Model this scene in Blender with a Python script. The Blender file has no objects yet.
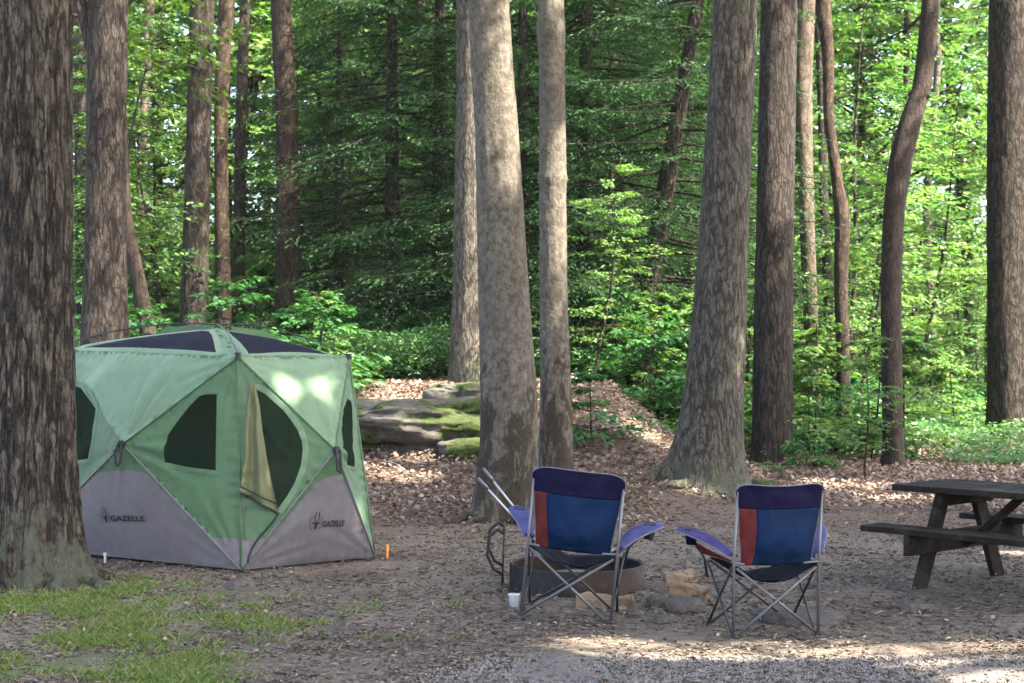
import bpy, math, random
import numpy as np
from mathutils import Vector, Matrix, noise as mn
from mathutils.geometry import delaunay_2d_cdt

rng = np.random.default_rng(11)
random.seed(11)
FPX, CAMH, HY, CX = 1500.0, 1.6, 360.0, 512.0      # focal length in pixels, eye height, horizon row
scene = bpy.context.scene
COL = scene.collection
UP = np.array([0., 0., 1.])
HAZE = .00018
SUN_EL, SUN_AZ = math.radians(50), math.atan2(0.85, -0.53)     # azimuth measured from +y towards +x
TOSUN = np.array([math.cos(SUN_EL) * math.sin(SUN_AZ), math.cos(SUN_EL) * math.cos(SUN_AZ), math.sin(SUN_EL)])

# ------------------------------------------------------------------ helpers
def at(px, py, Y):
    return Vector(((px - CX) / FPX * Y, Y, CAMH - (py - HY) / FPX * Y))

def gpt(px, py):
    return at(px, py, CAMH * FPX / (py - HY))

def sstep(a):
    a = np.clip(a, 0, 1)
    return a * a * (3 - 2 * a)

def gz(x, y):
    x = np.asarray(x, float); y = np.asarray(y, float)
    s = sstep((y - 14.3) / 8.0)
    fall = 1 - 0.93 * sstep((x - 0.95) / 2.1)
    z = 1.2 * s * fall + .24 * np.exp(-((x - 1.2) / 1.1) ** 2 - ((y - 20.8) / 2.6) ** 2)
    z = z + 0.02 * np.clip(y - 24, 0, 90) + .05 * np.clip(y - 42, 0, 60)
    z = z + 0.012 * np.sin(x * 1.7 + 0.6 * y) * np.sin(y * 1.3 - 0.4 * x) * sstep((y - 4) / 4)
    z = z + 0.05 * np.sin(x * 0.9 + 1.0) * np.sin(y * 0.8) * s
    return z

def gzf(x, y):
    return float(gz(x, y))

def tag(o, label=None, cat=None, group=None, kind=None):
    if label: o['label'] = label
    if cat: o['category'] = cat
    if group: o['group'] = group
    if kind: o['kind'] = kind
    return o

def thing(name, label, cat, loc=(0, 0, 0), rz=0.0, group=None):
    o = bpy.data.objects.new(name, None)
    o.empty_display_size = 0.2
    COL.objects.link(o)
    o.location = loc
    o.rotation_euler = (0, 0, rz)
    return tag(o, label, cat, group)

def link_mesh(name, me, mat, parent=None):
    o = bpy.data.objects.new(name, me)
    COL.objects.link(o)
    if mat is not None and not me.materials:
        me.materials.append(mat)
    if parent is not None:
        o.parent = parent
    return o

def mesh_np(name, V, faces, smooth=False):
    """faces: int array (n, k)"""
    V = np.ascontiguousarray(V, dtype=np.float32)
    faces = np.ascontiguousarray(faces, dtype=np.int32)
    n, k = faces.shape
    me = bpy.data.meshes.new(name)
    me.vertices.add(len(V)); me.vertices.foreach_set('co', V.ravel())
    me.loops.add(n * k); me.loops.foreach_set('vertex_index', faces.ravel())
    me.polygons.add(n)
    me.polygons.foreach_set('loop_start', np.arange(0, n * k, k, dtype=np.int32))
    if smooth:
        me.polygons.foreach_set('use_smooth', np.ones(n, dtype=bool))
    me.update(calc_edges=True)
    return me

def mesh_py(name, V, faces, smooth=False):
    me = bpy.data.meshes.new(name)
    me.from_pydata([tuple(v) for v in V], [], [tuple(f) for f in faces])
    if smooth:
        me.polygons.foreach_set('use_smooth', np.ones(len(me.polygons), dtype=bool))
    me.update()
    return me

def norm(a):
    return a / np.maximum(np.linalg.norm(a, axis=-1, keepdims=True), 1e-9)

class Buf:
    """collects pieces with mixed polygons into one mesh"""
    def __init__(s): s.v = []; s.f = []
    def add(s, V, Fc):
        b = len(s.v)
        s.v += [tuple(p) for p in V]
        s.f += [tuple(i + b for i in f) for f in Fc]
        return s
    def box(s, c, size, M=None, bev=0.0):
        x, y, z = [q / 2 for q in size]
        b = min(bev, x * .9, y * .9, z * .9)
        pts = []
        if b <= 0:
            P = [(-x,-y,-z),(x,-y,-z),(x,y,-z),(-x,y,-z),(-x,-y,z),(x,-y,z),(x,y,z),(-x,y,z)]
            Fc = [(0,3,2,1),(4,5,6,7),(0,1,5,4),(1,2,6,5),(2,3,7,6),(3,0,4,7)]
        else:   # chamfer of the long edges, as a stack of octagon sections along local z
            def oct_(ix, iy, zz):
                c_ = b
                return [(-ix + c_, -iy, zz), (ix - c_, -iy, zz), (ix, -iy + c_, zz), (ix, iy - c_, zz),
                        (ix - c_, iy, zz), (-ix + c_, iy, zz), (-ix, iy - c_, zz), (-ix, -iy + c_, zz)]
            P = oct_(x - b, y - b, -z) + oct_(x, y, -z + b) + oct_(x, y, z - b) + oct_(x - b, y - b, z)
            Fc = [tuple(reversed(range(8))), tuple(range(24, 32))]
            for r in range(3):
                for i in range(8):
                    j = (i + 1) % 8
                    Fc.append((r*8+i, r*8+j, r*8+8+j, r*8+8+i))
        M = M or Matrix.Identity(3)
        c = Vector(c)
        s.add([M @ Vector(p) + c for p in P], Fc)
        return s
    def tube(s, pts, r, seg=8, cap=True):
        pts = [Vector(p) for p in pts]
        rs = r if isinstance(r, (list, tuple)) else [r] * len(pts)
        V = []; Fc = []
        prev = None
        for i, p in enumerate(pts):
            d = (pts[min(i + 1, len(pts) - 1)] - pts[max(i - 1, 0)]).normalized()
            if prev is None:
                a = d.orthogonal().normalized()
            else:
                a = (prev - d * prev.dot(d)).normalized()
            prev = a
            b = d.cross(a)
            for k in range(seg):
                t = 2 * math.pi * k / seg
                V.append(p + (a * math.cos(t) + b * math.sin(t)) * rs[i])
        for i in range(len(pts) - 1):
            for k in range(seg):
                j = (k + 1) % seg
                Fc.append((i*seg+k, i*seg+j, (i+1)*seg+j, (i+1)*seg+k))
        if cap:
            Fc.append(tuple(reversed(range(seg))))
            Fc.append(tuple(range((len(pts)-1)*seg, len(pts)*seg)))
        s.add(V, Fc)
        return s
    def grid(s, fn, nu, nv):
        V = [fn(i / nu, j / nv) for j in range(nv + 1) for i in range(nu + 1)]
        Fc = [(j*(nu+1)+i, j*(nu+1)+i+1, (j+1)*(nu+1)+i+1, (j+1)*(nu+1)+i) for j in range(nv) for i in range(nu)]
        s.add(V, Fc)
        return s
    def build(s, name, mat, parent=None, smooth=False, thick=0.0, origin=None):
        V = s.v if origin is None else [Vector(p) - Vector(origin) for p in s.v]
        me = mesh_py(name, V, s.f, smooth)
        o = link_mesh(name, me, mat, parent)
        if thick:
            m = o.modifiers.new('thickness', 'SOLIDIFY'); m.thickness = thick; m.offset = 0
        return o

def prisms(A, B, ra, rb, k=4):
    """n tapered k-sided sticks from A to B"""
    A = np.asarray(A, float); B = np.asarray(B, float); n = len(A)
    d = norm(B - A)
    ref = np.where(np.abs(d[:, 2:3]) > .9, np.array([[1., 0, 0]]), np.array([[0, 0, 1.]]))
    a = norm(np.cross(d, ref)); b = np.cross(d, a)
    t = np.arange(k) * 2 * math.pi / k
    ring = a[:, None] * np.cos(t)[None, :, None] + b[:, None] * np.sin(t)[None, :, None]
    ra = np.broadcast_to(np.asarray(ra, float), (n,))[:, None, None]; rb = np.broadcast_to(np.asarray(rb, float), (n,))[:, None, None]
    V = np.concatenate([A[:, None] + ring * ra, B[:, None] + ring * rb], 1).reshape(-1, 3)
    base = (np.arange(n) * 2 * k)[:, None, None]
    i = np.arange(k); j = (i + 1) % k
    f = np.stack([i, j, j + k, i + k], 1)[None] + base
    return V, f.reshape(-1, 4)

def leaf_geo(P, D, N, L, W, fold=.12, curl=.1):
    D = norm(D); S = norm(np.cross(N, D)); N2 = np.cross(D, S)
    L = np.asarray(L)[:, None]; W = np.asarray(W)[:, None]
    v0 = P
    v1 = P + D * L * .42 + S * W * .5 + N2 * W * fold
    v2 = P + D * L - N2 * L * curl
    v3 = P + D * L * .42 - S * W * .5 + N2 * W * fold
    V = np.stack([v0, v1, v2, v3], 1).reshape(-1, 3)
    b = (np.arange(len(P)) * 4)[:, None, None]
    f = np.array([[0, 1, 2], [0, 2, 3]])[None] + b
    return V, f.reshape(-1, 3)

def leaf_geo6(P, D, N, L, W, fold=.1, curl=.12):
    """rounder leaf for nearer plants"""
    D = norm(D); S = norm(np.cross(N, D)); N2 = np.cross(D, S)
    L = np.asarray(L)[:, None]; W = np.asarray(W)[:, None]
    v = [P, P + D*L*.28 + S*W*.42 + N2*W*fold, P + D*L*.62 + S*W*.45 + N2*(W*fold - L*curl*.3), P + D*L - N2*L*curl,
         P + D*L*.62 - S*W*.45 + N2*(W*fold - L*curl*.3), P + D*L*.28 - S*W*.42 + N2*W*fold]
    V = np.stack(v, 1).reshape(-1, 3)
    b = (np.arange(len(P)) * 6)[:, None, None]
    f = np.array([[0, 1, 2, 3], [0, 3, 4, 5]])[None] + b
    return V, f.reshape(-1, 4)

def sprays(base, dirs, lens, m, r, spread=.3, droop=.12, tilt=.35):
    """flat branchlets of m leaves; returns leaf positions, directions, normals"""
    n = len(base)
    d = norm(dirs); side = norm(np.cross(d, UP))
    t = np.linspace(.12, 1, m)[None, :] + r.uniform(-.04, .04, (n, m))
    sg = np.where(np.arange(m) % 2 == 0, 1., -1.)[None, :] * np.ones((n, 1))
    sp = spread * (1.1 - t) * r.uniform(.1, 1.0, (n, m)) * sg
    Ln = lens[:, None]
    P = base[:, None] + d[:, None] * (Ln * t)[..., None] + side[:, None] * (Ln * sp)[..., None]
    P = P - UP * (Ln * droop * t * t)[..., None] + r.normal(0, .018, (n, m, 3))
    ang = r.uniform(.3, 1.1, (n, m)) * sg
    D = d[:, None] * np.cos(ang)[..., None] + side[:, None] * np.sin(ang)[..., None] + UP * r.normal(-.15, .2, (n, m))[..., None]
    N = UP + r.normal(0, tilt, (n, m, 3))
    return P.reshape(-1, 3), D.reshape(-1, 3), N.reshape(-1, 3)

# ------------------------------------------------------------------ materials
def new_mat(name):
    m = bpy.data.materials.new(name); m.use_nodes = True
    nt = m.node_tree
    for n in list(nt.nodes): nt.nodes.remove(n)
    out = nt.nodes.new('ShaderNodeOutputMaterial')
    return m, nt, out

def N(nt, t, **kw):
    n = nt.nodes.new(t)
    for k, v in kw.items():
        if k in n.inputs: n.inputs[k].default_value = v
        else: setattr(n, k, v)
    return n

def ramp(nt, fac, stops):
    r = nt.nodes.new('ShaderNodeValToRGB')
    while len(r.color_ramp.elements) < len(stops): r.color_ramp.elements.new(.5)
    for e, (p, c) in zip(r.color_ramp.elements, stops):
        e.position = p; e.color = (*c, 1) if len(c) == 3 else c
    nt.links.new(fac, r.inputs[0])
    return r.outputs[0]

def mixc(nt, fac, a, b, blend='MIX'):
    m = nt.nodes.new('ShaderNodeMix'); m.data_type = 'RGBA'; m.blend_type = blend
    for sock, v in ((m.inputs[0], fac), (m.inputs[6], a), (m.inputs[7], b)):
        if isinstance(v, (int, float)): sock.default_value = v
        elif isinstance(v, tuple): sock.default_value = (*v, 1) if len(v) == 3 else v
        else: nt.links.new(v, sock)
    return m.outputs[2]

def mathn(nt, op, a, b=None, clamp=False):
    m = nt.nodes.new('ShaderNodeMath'); m.operation = op; m.use_clamp = clamp
    for s, v in ((m.inputs[0], a), (m.inputs[1], b)):
        if v is None: continue
        if isinstance(v, (int, float)): s.default_value = v
        else: nt.links.new(v, s)
    return m.outputs[0]

def maprange(nt, v, a, b, c=0., d=1.):
    m = nt.nodes.new('ShaderNodeMapRange'); m.interpolation_type = 'SMOOTHSTEP'
    nt.links.new(v, m.inputs[0])
    for i, q in zip((1, 2, 3, 4), (a, b, c, d)): m.inputs[i].default_value = q
    return m.outputs[0]

def noise_tex(nt, vec, scale, detail=4, rough=.6, dist=0.):
    n = nt.nodes.new('ShaderNodeTexNoise')
    n.inputs['Scale'].default_value = scale; n.inputs['Detail'].default_value = detail
    n.inputs['Roughness'].default_value = rough; n.inputs['Distortion'].default_value = dist
    if vec is not None: nt.links.new(vec, n.inputs['Vector'])
    return n.outputs['Fac']

def bump(nt, h, strength, dist):
    b = nt.nodes.new('ShaderNodeBump'); b.inputs['Strength'].default_value = strength; b.inputs['Distance'].default_value = dist
    nt.links.new(h, b.inputs['Height'])
    return b.outputs[0]

def coords(nt, kind='Object', scale=(1, 1, 1)):
    c = nt.nodes.new('ShaderNodeTexCoord'); m = nt.nodes.new('ShaderNodeMapping')
    m.inputs['Scale'].default_value = scale
    nt.links.new(c.outputs[kind], m.inputs[0])
    return m.outputs[0]

def leaf_mat(name, cols, trans=.4, tcol=(1.25, 1.25, .5), rough=.42, spec=.35):
    m, nt, out = new_mat(name)
    g = N(nt, 'ShaderNodeNewGeometry')
    k = len(cols)
    c = ramp(nt, g.outputs['Random Per Island'], [(i / (k - 1), cols[i]) for i in range(k)])
    p = N(nt, 'ShaderNodeBsdfPrincipled', Roughness=rough)
    p.inputs['Specular IOR Level'].default_value = spec
    nt.links.new(c, p.inputs['Base Color'])
    t = N(nt, 'ShaderNodeBsdfTranslucent')
    tc = mixc(nt, 1.0, c, tcol, 'MULTIPLY')
    nt.links.new(tc, t.inputs['Color'])
    mx = N(nt, 'ShaderNodeMixShader'); mx.inputs[0].default_value = trans
    nt.links.new(p.outputs[0], mx.inputs[1]); nt.links.new(t.outputs[0], mx.inputs[2])
    nt.links.new(mx.outputs[0], out.inputs[0])
    return m

def bark_mat(name, dark, mid, light, fx=14, fz=2.2, depth=.03, lichen=None, patches=None, seed=0., contrast=1.):
    m, nt, out = new_mat(name)
    v = coords(nt, 'Object', (fx, fx, fz))
    if seed:
        v.node.inputs['Location'].default_value = (seed, seed * .7, seed * 1.3)
    nwarp = N(nt, 'ShaderNodeTexNoise'); nwarp.inputs['Scale'].default_value = .5; nwarp.inputs['Detail'].default_value = 2
    nt.links.new(v, nwarp.inputs['Vector'])
    vw = mixc(nt, .8, v, nwarp.outputs['Color'], 'ADD')
    def furrow(sc_, wdt):
        q = noise_tex(nt, vw, sc_, 1.5, .5)
        return maprange(nt, mathn(nt, 'ABSOLUTE', mathn(nt, 'SUBTRACT', q, .5)), 0., wdt)
    edge = mathn(nt, 'MULTIPLY', furrow(.42, .10), mathn(nt, 'ADD', mathn(nt, 'MULTIPLY', furrow(.95, .12), .65), .35))
    fine = noise_tex(nt, coords(nt, 'Object', (fx * 2.5, fx * 2.5, fz * 5)), 1., 6, .72)
    big = noise_tex(nt, coords(nt, 'Object', (2.3, 2.3, .9)), 1., 4, .6)
    f01 = maprange(nt, fine, .3, .7)
    h = mathn(nt, 'ADD', mathn(nt, 'MULTIPLY', edge, .62 * contrast), mathn(nt, 'MULTIPLY', f01, 1. - .62 * contrast))
    c = ramp(nt, h, [(.14, dark), (.52, mid), (.93, light)])
    c = mixc(nt, mathn(nt, 'MULTIPLY', maprange(nt, big, .35, .68), .35), c, tuple(q * .62 for q in mid))
    if lichen:
        lf = noise_tex(nt, coords(nt, 'Object', (5, 5, 4)), 1., 7, .72)
        sep = N(nt, 'ShaderNodeSeparateXYZ'); nt.links.new(coords(nt), sep.inputs[0])
        low = maprange(nt, sep.outputs[2], 0., lichen[1], .16, 0.)
        c = mixc(nt, mathn(nt, 'MULTIPLY', maprange(nt, mathn(nt, 'ADD', lf, low), .56, .68), .75), c, lichen[0])
    if patches:
        pf = noise_tex(nt, coords(nt, 'Object', (8, 8, 2.6)), 1., 7, .72, .9)
        sep = N(nt, 'ShaderNodeSeparateXYZ'); nt.links.new(coords(nt), sep.inputs[0])
        low = maprange(nt, sep.outputs[2], .3, patches[1], .13, -.12)
        c = mixc(nt, mathn(nt, 'MULTIPLY', maprange(nt, mathn(nt, 'ADD', pf, low), .56, .62), .85), c, patches[0])
    p = N(nt, 'ShaderNodeBsdfPrincipled', Roughness=.9)
    p.inputs['Specular IOR Level'].default_value = .2
    nt.links.new(c, p.inputs['Base Color'])
    nt.links.new(bump(nt, h, 1., depth * 1.4), p.inputs['Normal'])
    nt.links.new(p.outputs[0], out.inputs[0])
    return m

def simple_mat(name, col, rough=.6, metal=0., var=.15, scale=30, bumpd=0., spec=.4, trans=0., vec=(1, 1, 1), board=0., stain=None):
    m, nt, out = new_mat(name)
    p = N(nt, 'ShaderNodeBsdfPrincipled', Roughness=rough, Metallic=metal)
    p.inputs['Specular IOR Level'].default_value = spec
    v = coords(nt, 'Object', vec)
    nz = noise_tex(nt, v, scale, 5, .65)
    big = noise_tex(nt, v, scale * .13, 3, .6)
    f = mathn(nt, 'ADD', mathn(nt, 'MULTIPLY', nz, .5), mathn(nt, 'MULTIPLY', big, .5))
    c = ramp(nt, f, [(.3, tuple(q * (1 - var) for q in col)), (.7, tuple(min(q * (1 + var), 1) for q in col))])
    if board:
        g = N(nt, 'ShaderNodeNewGeometry')
        c = mixc(nt, 1., c, ramp(nt, g.outputs['Random Per Island'], [(0., (1 - board,) * 3), (1., (1 + board,) * 3)]), 'MULTIPLY')
    if stain:
        sf = noise_tex(nt, coords(nt), stain[1], 6, .7, .5)
        c = mixc(nt, maprange(nt, sf, .48, .6), c, stain[0])
    nt.links.new(c, p.inputs['Base Color'])
    if bumpd:
        nt.links.new(bump(nt, nz, .6, bumpd), p.inputs['Normal'])
    sh = p.outputs[0]
    if trans:
        t = N(nt, 'ShaderNodeBsdfTranslucent'); nt.links.new(c, t.inputs[0])
        mx = N(nt, 'ShaderNodeMixShader'); mx.inputs[0].default_value = trans
        nt.links.new(sh, mx.inputs[1]); nt.links.new(t.outputs[0], mx.inputs[2]); sh = mx.outputs[0]
    nt.links.new(sh, out.inputs[0])
    return m

def cloth_mat(name, col, trans=.15, rough=.55, wr=.006, spec=.35, sheen=.15, bs=.22, dv=.14):
    """tent and chair cloth: soft wrinkles and a fine weave"""
    m, nt, out = new_mat(name)
    p = N(nt, 'ShaderNodeBsdfPrincipled', Roughness=rough)
    p.inputs['Specular IOR Level'].default_value = spec
    p.inputs['Sheen Weight'].default_value = sheen
    v = coords(nt)
    soft = noise_tex(nt, v, 5.5, 3, .55, .8)
    crease = N(nt, 'ShaderNodeTexNoise'); crease.noise_type = 'RIDGED_MULTIFRACTAL'
    crease.inputs['Scale'].default_value = 2.2; crease.inputs['Detail'].default_value = 3
    nt.links.new(v, crease.inputs['Vector'])
    dirt = noise_tex(nt, v, 9, 6, .7)  # uneven, faded tone; on chairs also mottled light through sheer cloth, as colour
    c = ramp(nt, dirt, [(.3, tuple(q * (1 - dv) for q in col)), (.7, tuple(q * (1 + dv * .7) for q in col))])
    nt.links.new(c, p.inputs['Base Color'])
    h = mathn(nt, 'ADD', mathn(nt, 'MULTIPLY', soft, 1.), mathn(nt, 'MULTIPLY', crease.outputs['Fac'], .12))
    nt.links.new(bump(nt, h, bs, wr * 5), p.inputs['Normal'])
    t = N(nt, 'ShaderNodeBsdfTranslucent'); nt.links.new(c, t.inputs[0])
    mx = N(nt, 'ShaderNodeMixShader'); mx.inputs[0].default_value = trans
    nt.links.new(p.outputs[0], mx.inputs[1]); nt.links.new(t.outputs[0], mx.inputs[2])
    nt.links.new(mx.outputs[0], out.inputs[0])
    return m

def net_mat(name, col, clear):
    """insect netting: fine cloth that lets part of the light through"""
    m, nt, out = new_mat(name)
    d = N(nt, 'ShaderNodeBsdfPrincipled', Roughness=.8); d.inputs['Base Color'].default_value = (*col, 1); d.inputs['Specular IOR Level'].default_value = .06
    t = N(nt, 'ShaderNodeBsdfTransparent')
    mx = N(nt, 'ShaderNodeMixShader'); mx.inputs[0].default_value = clear
    nt.links.new(d.outputs[0], mx.inputs[1]); nt.links.new(t.outputs[0], mx.inputs[2])
    nt.links.new(mx.outputs[0], out.inputs[0])
    return m

M_LEAF = {
    'canopy': leaf_mat('canopy_leaf', [(.04, .08, .025), (.055, .105, .03), (.075, .13, .04)], .3),
    'under': leaf_mat('understory_leaf', [(.03, .082, .028), (.055, .13, .042), (.092, .182, .06), (.14, .215, .072)], .42, (1.05, 1.25, .5)),
    'lime': leaf_mat('lime_leaf', [(.055, .135, .042), (.09, .185, .057), (.135, .235, .082), (.19, .245, .088)], .45, (1.05, 1.2, .5)),
    'shrub': leaf_mat('shrub_leaf', [(.018, .075, .024), (.04, .125, .036), (.075, .18, .055)], .36, (1.05, 1.25, .55)),
    'fern': leaf_mat('cover_leaf', [(.035, .09, .033), (.06, .14, .052), (.10, .19, .08)], .36, (1.05, 1.2, .65)),
    'hemlock': leaf_mat('hemlock_needle', [(.015, .042, .017), (.025, .066, .024), (.05, .105, .036)], .25, (1.05, 1.2, .7), .5, .25),
    'far': leaf_mat('far_leaf', [(.07, .14, .045), (.115, .205, .065), (.15, .25, .09), (.19, .27, .10)], .38, (1.15, 1.2, .6)),  # sunlit glow of the far foliage is put into this brighter, yellower colour
}
M_LITTER = leaf_mat('dead_leaf', [(.075, .05, .037), (.15, .108, .084), (.22, .172, .138), (.10, .07, .052), (.30, .245, .202), (.155, .112, .085)], .12, (1, .9, .7), .7, .2)
M_GRASS = leaf_mat('grass_blade', [(.09, .17, .04), (.135, .23, .058), (.19, .28, .085), (.26, .28, .12), (.32, .29, .17)], .4, (1.2, 1.2, .5), .5)
M_TWIG = leaf_mat('bark_chip', [(.04, .031, .024), (.095, .075, .059), (.15, .125, .10), (.058, .045, .035), (.23, .195, .16), (.11, .089, .071)], 0., (1, 1, 1), .9, .1)
M_PEB = leaf_mat('gravel_stone', [(.11, .102, .097), (.17, .16, .152), (.22, .206, .195), (.14, .125, .115), (.27, .25, .235)], 0., (1, 1, 1), .85, .2)

M_BARK = {
    'oak': bark_mat('oak_bark', (.013, .010, .008), (.08, .067, .053), (.21, .182, .15), 30, 6.5, .03, ((.13, .14, .10), .9)),
    'ash': bark_mat('ash_bark', (.030, .025, .020), (.093, .083, .067), (.178, .163, .138), 32, 8., .018, ((.09, .10, .065), .6), None, 3.),
    'maple': bark_mat('maple_bark', (.055, .047, .036), (.10, .089, .070), (.15, .137, .112), 7., 2.6, .006, ((.10, .105, .08), .8), ((.03, .023, .016), 2.8), 5., .2),
    'dark': bark_mat('dark_bark', (.009, .0075, .0065), (.034, .028, .023), (.075, .064, .054), 26, 7., .018, None, None, 7.),
    'brown': bark_mat('brown_bark', (.014, .010, .008), (.038, .029, .023), (.075, .058, .047), 22, 7., .012, None, None, 9., .7),
    'pale': bark_mat('pale_bark', (.03, .024, .018), (.085, .068, .052), (.17, .14, .11), 14, 6., .012, None, ((.035, .028, .021), 9.), 2., .7),
    'red': bark_mat('reddish_bark', (.014, .010, .008), (.046, .032, .023), (.12, .082, .056), 16, 7., .018, None, ((.024, .019, .015), 9.), 4., .8),
}

# ------------------------------------------------------------------ trees
def catmull(P, per=8):
    P = np.asarray(P, float)
    Q = np.vstack([2 * P[0] - P[1], P, 2 * P[-1] - P[-2]])
    out = []
    for i in range(1, len(Q) - 2):
        for t in np.linspace(0, 1, per, endpoint=False):
            a, b, c, d = Q[i-1], Q[i], Q[i+1], Q[i+2]
            out.append(.5 * (2*b + (c-a)*t + (2*a-5*b+4*c-d)*t*t + (3*b-3*c+d-a)*t**3))
    out.append(Q[-2])
    return np.array(out)

def trunk_geo(path, na=40, dz=.08, zfine=9., flare=.35, flare_h=.5, lobes=5, amp=.0, fq=9., fzq=1.2, seed=0., roots=()):
    """path: list (x, y, z, r). Returns verts, faces of a swept, bark-displaced trunk (coarse above zfine).
    roots: (angle, reach, height) buttresses running out from the foot"""
    P = np.asarray(path, float)
    order = np.argsort(P[:, 2]); P = P[order]
    S = catmull(P, 10)
    zs = []
    z = S[0, 2]
    while z < S[-1, 2]:
        zs.append(z); z += dz if z < zfine else .6
    zs.append(S[-1, 2])
    zs = np.array(zs)
    X = np.interp(zs, S[:, 2], S[:, 0]); Yc = np.interp(zs, S[:, 2], S[:, 1]); R = np.maximum(np.interp(zs, S[:, 2], S[:, 3]), .004)
    th = np.linspace(0, 2 * math.pi, na, endpoint=False)
    hz = zs - zs[0]
    ph = seed * 2.1
    lob = .55 + .45 * np.cos(lobes * th + ph) * .7 + .3 * np.cos((lobes - 2) * th + ph * 1.7)
    fl = 1 + flare * np.exp(-hz / flare_h)[:, None] * lob[None, :]
    rad = R[:, None] * fl * (1 + .035 * np.sin(2 * th + seed)[None, :] + .02 * np.sin(3 * th + hz[:, None] * .6 + seed))
    for (ra, reach, rh) in roots:
        da = (th - ra + math.pi) % (2 * math.pi) - math.pi
        rad = rad + reach * np.exp(-(da / .22) ** 2)[None, :] * np.exp(-(hz / rh))[:, None] * (hz[:, None] < 3)
    if amp:
        D = np.zeros_like(rad)
        for i in range(len(zs)):
            if zs[i] > zfine: break
            for j in range(na):
                c, s = math.cos(th[j]), math.sin(th[j])
                p = Vector((c * fq * .35 + seed, s * fq * .35, zs[i] * fzq))
                w = mn.noise(p * .8) * .5
                q = Vector((c * fq + seed + w, s * fq + w, zs[i] * fzq * 1.0))
                n1 = abs(mn.noise(q)); n2 = abs(mn.noise(q * 2.1 + Vector((3.1, 0, 0))))
                D[i, j] = min(n1 * 2.2, 1.) * .75 + min(n2 * 2., 1.) * .35 - .55
        rad = rad + amp * D
    V = np.stack([X[:, None] + rad * np.cos(th), Yc[:, None] + rad * np.sin(th), np.repeat(zs[:, None], na, 1)], 2).reshape(-1, 3)
    i = np.arange(len(zs) - 1)[:, None]; j = np.arange(na)[None, :]; j2 = (j + 1) % na
    f = np.stack([i * na + j, i * na + j2, (i + 1) * na + j2, (i + 1) * na + j], 2).reshape(-1, 4)
    return V, f

def join_geo(parts):
    V = []; Fs = []; b = 0
    for v, f in parts:
        V.append(v); Fs.append(f + b); b += len(v)
    return np.concatenate(V), np.concatenate(Fs)

def crown_points(r, c, rad, nclump, nspray, m, slen, flat=.5, hollow=.25):
    """clumps of leafy branchlets through an ellipsoid; returns P, D, N, clump centres"""
    u = norm(r.normal(0, 1, (nclump, 3)))
    q = (hollow + (1 - hollow) * r.uniform(0, 1, (nclump, 1))) ** .6
    cen = np.asarray(c) + u * q * np.asarray(rad)
    base = np.repeat(cen, nspray, 0) + r.normal(0, 1, (nclump * nspray, 3)) * np.array([.42, .42, .42 * flat]) * slen
    a = r.uniform(0, 2 * math.pi, len(base))
    d = np.stack([np.cos(a), np.sin(a), r.normal(0, .18, len(base))], 1)
    P, D, Nn = sprays(base, d, r.uniform(.6, 1.2, len(base)) * slen, m, r)
    return P, D, Nn, cen

# openings of the canopy: the places that the sun reaches, in the photo
LIT = []     # (point, radius) : sun shafts
def lit(px, py, Y, rad): LIT.append((np.array(at(px, py, Y)), rad))
for px, py, Y, rad in [(290, 385, 11.6, .07), (306, 405, 11.8, .10), (322, 398, 11.9, .06), (268, 480, 11.5, .1), (345, 520, 11.9, .07), (290, 545, 11.5, .06), (258, 420, 11.5, .08),
                       (500, 75, 14.8, .2), (510, 118, 14.8, .26), (505, 150, 14.8, .24), (500, 178, 14.8, .2), (812, 330, 27, .4), (812, 280, 27, .4), (838, 215, 24, .35), (145, 240, 34, .4), (145, 300, 34, .4),
                       (500, 568, 11.5, .2), (590, 548, 12.7, .22), (560, 548, 12.7, .12), (1010, 555, 12.3, .2), (1005, 488, 10.2, .12), (965, 486, 10.9, .07),
                       (700, 420, 17, .1), (1000, 420, 26, .3), (705, 380, 17, .12), (720, 300, 17, .12),
                       (370, 470, 17.5, .5), (400, 480, 17, .35), (440, 460, 18, .4), (640, 430, 19, .45), (840, 490, 18.5, .5), (890, 500, 17, .4),
                       (410, 405, 20.5, .5), (360, 350, 25, 1.), (425, 350, 26, 1.), (325, 295, 24, .7), (600, 300, 21.5, .5), (640, 360, 22.5, .6), (470, 392, 22, .5), (690, 500, 16.6, .25)]:
    lit(px, py, Y, rad)

def sunkeep(P):
    """False for leaves that stand in one of the sun shafts"""
    keep = np.ones(len(P), bool)
    for c, rad in LIT:
        v = P - c
        t = v @ TOSUN
        d = np.linalg.norm(v - t[:, None] * TOSUN, axis=1)
        keep &= ~((d < rad + .005 * np.maximum(t, 0)) & (t > .5))
    g = P - TOSUN * (P[:, 2:3] / TOSUN[2])
    wob = .10 * np.sin(g[:, 0] * 5.1) + .06 * np.sin(g[:, 0] * 13.)
    strip = (g[:, 0] > .05) & (g[:, 0] < 4.2) & (g[:, 1] > 7.85 + wob * .4) & (g[:, 1] < 8.7 + wob * .5)
    corner = (g[:, 0] > 1.95 + wob) & (g[:, 0] < 4.2) & (g[:, 1] > 6.2) & (g[:, 1] < 8.4)
    tail = (g[:, 0] > -1.4) & (g[:, 0] < .5) & (g[:, 1] > 7.9 + wob) & (g[:, 1] < 8.12 + wob)
    keep &= ~(strip | corner | tail)
    return keep

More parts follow.
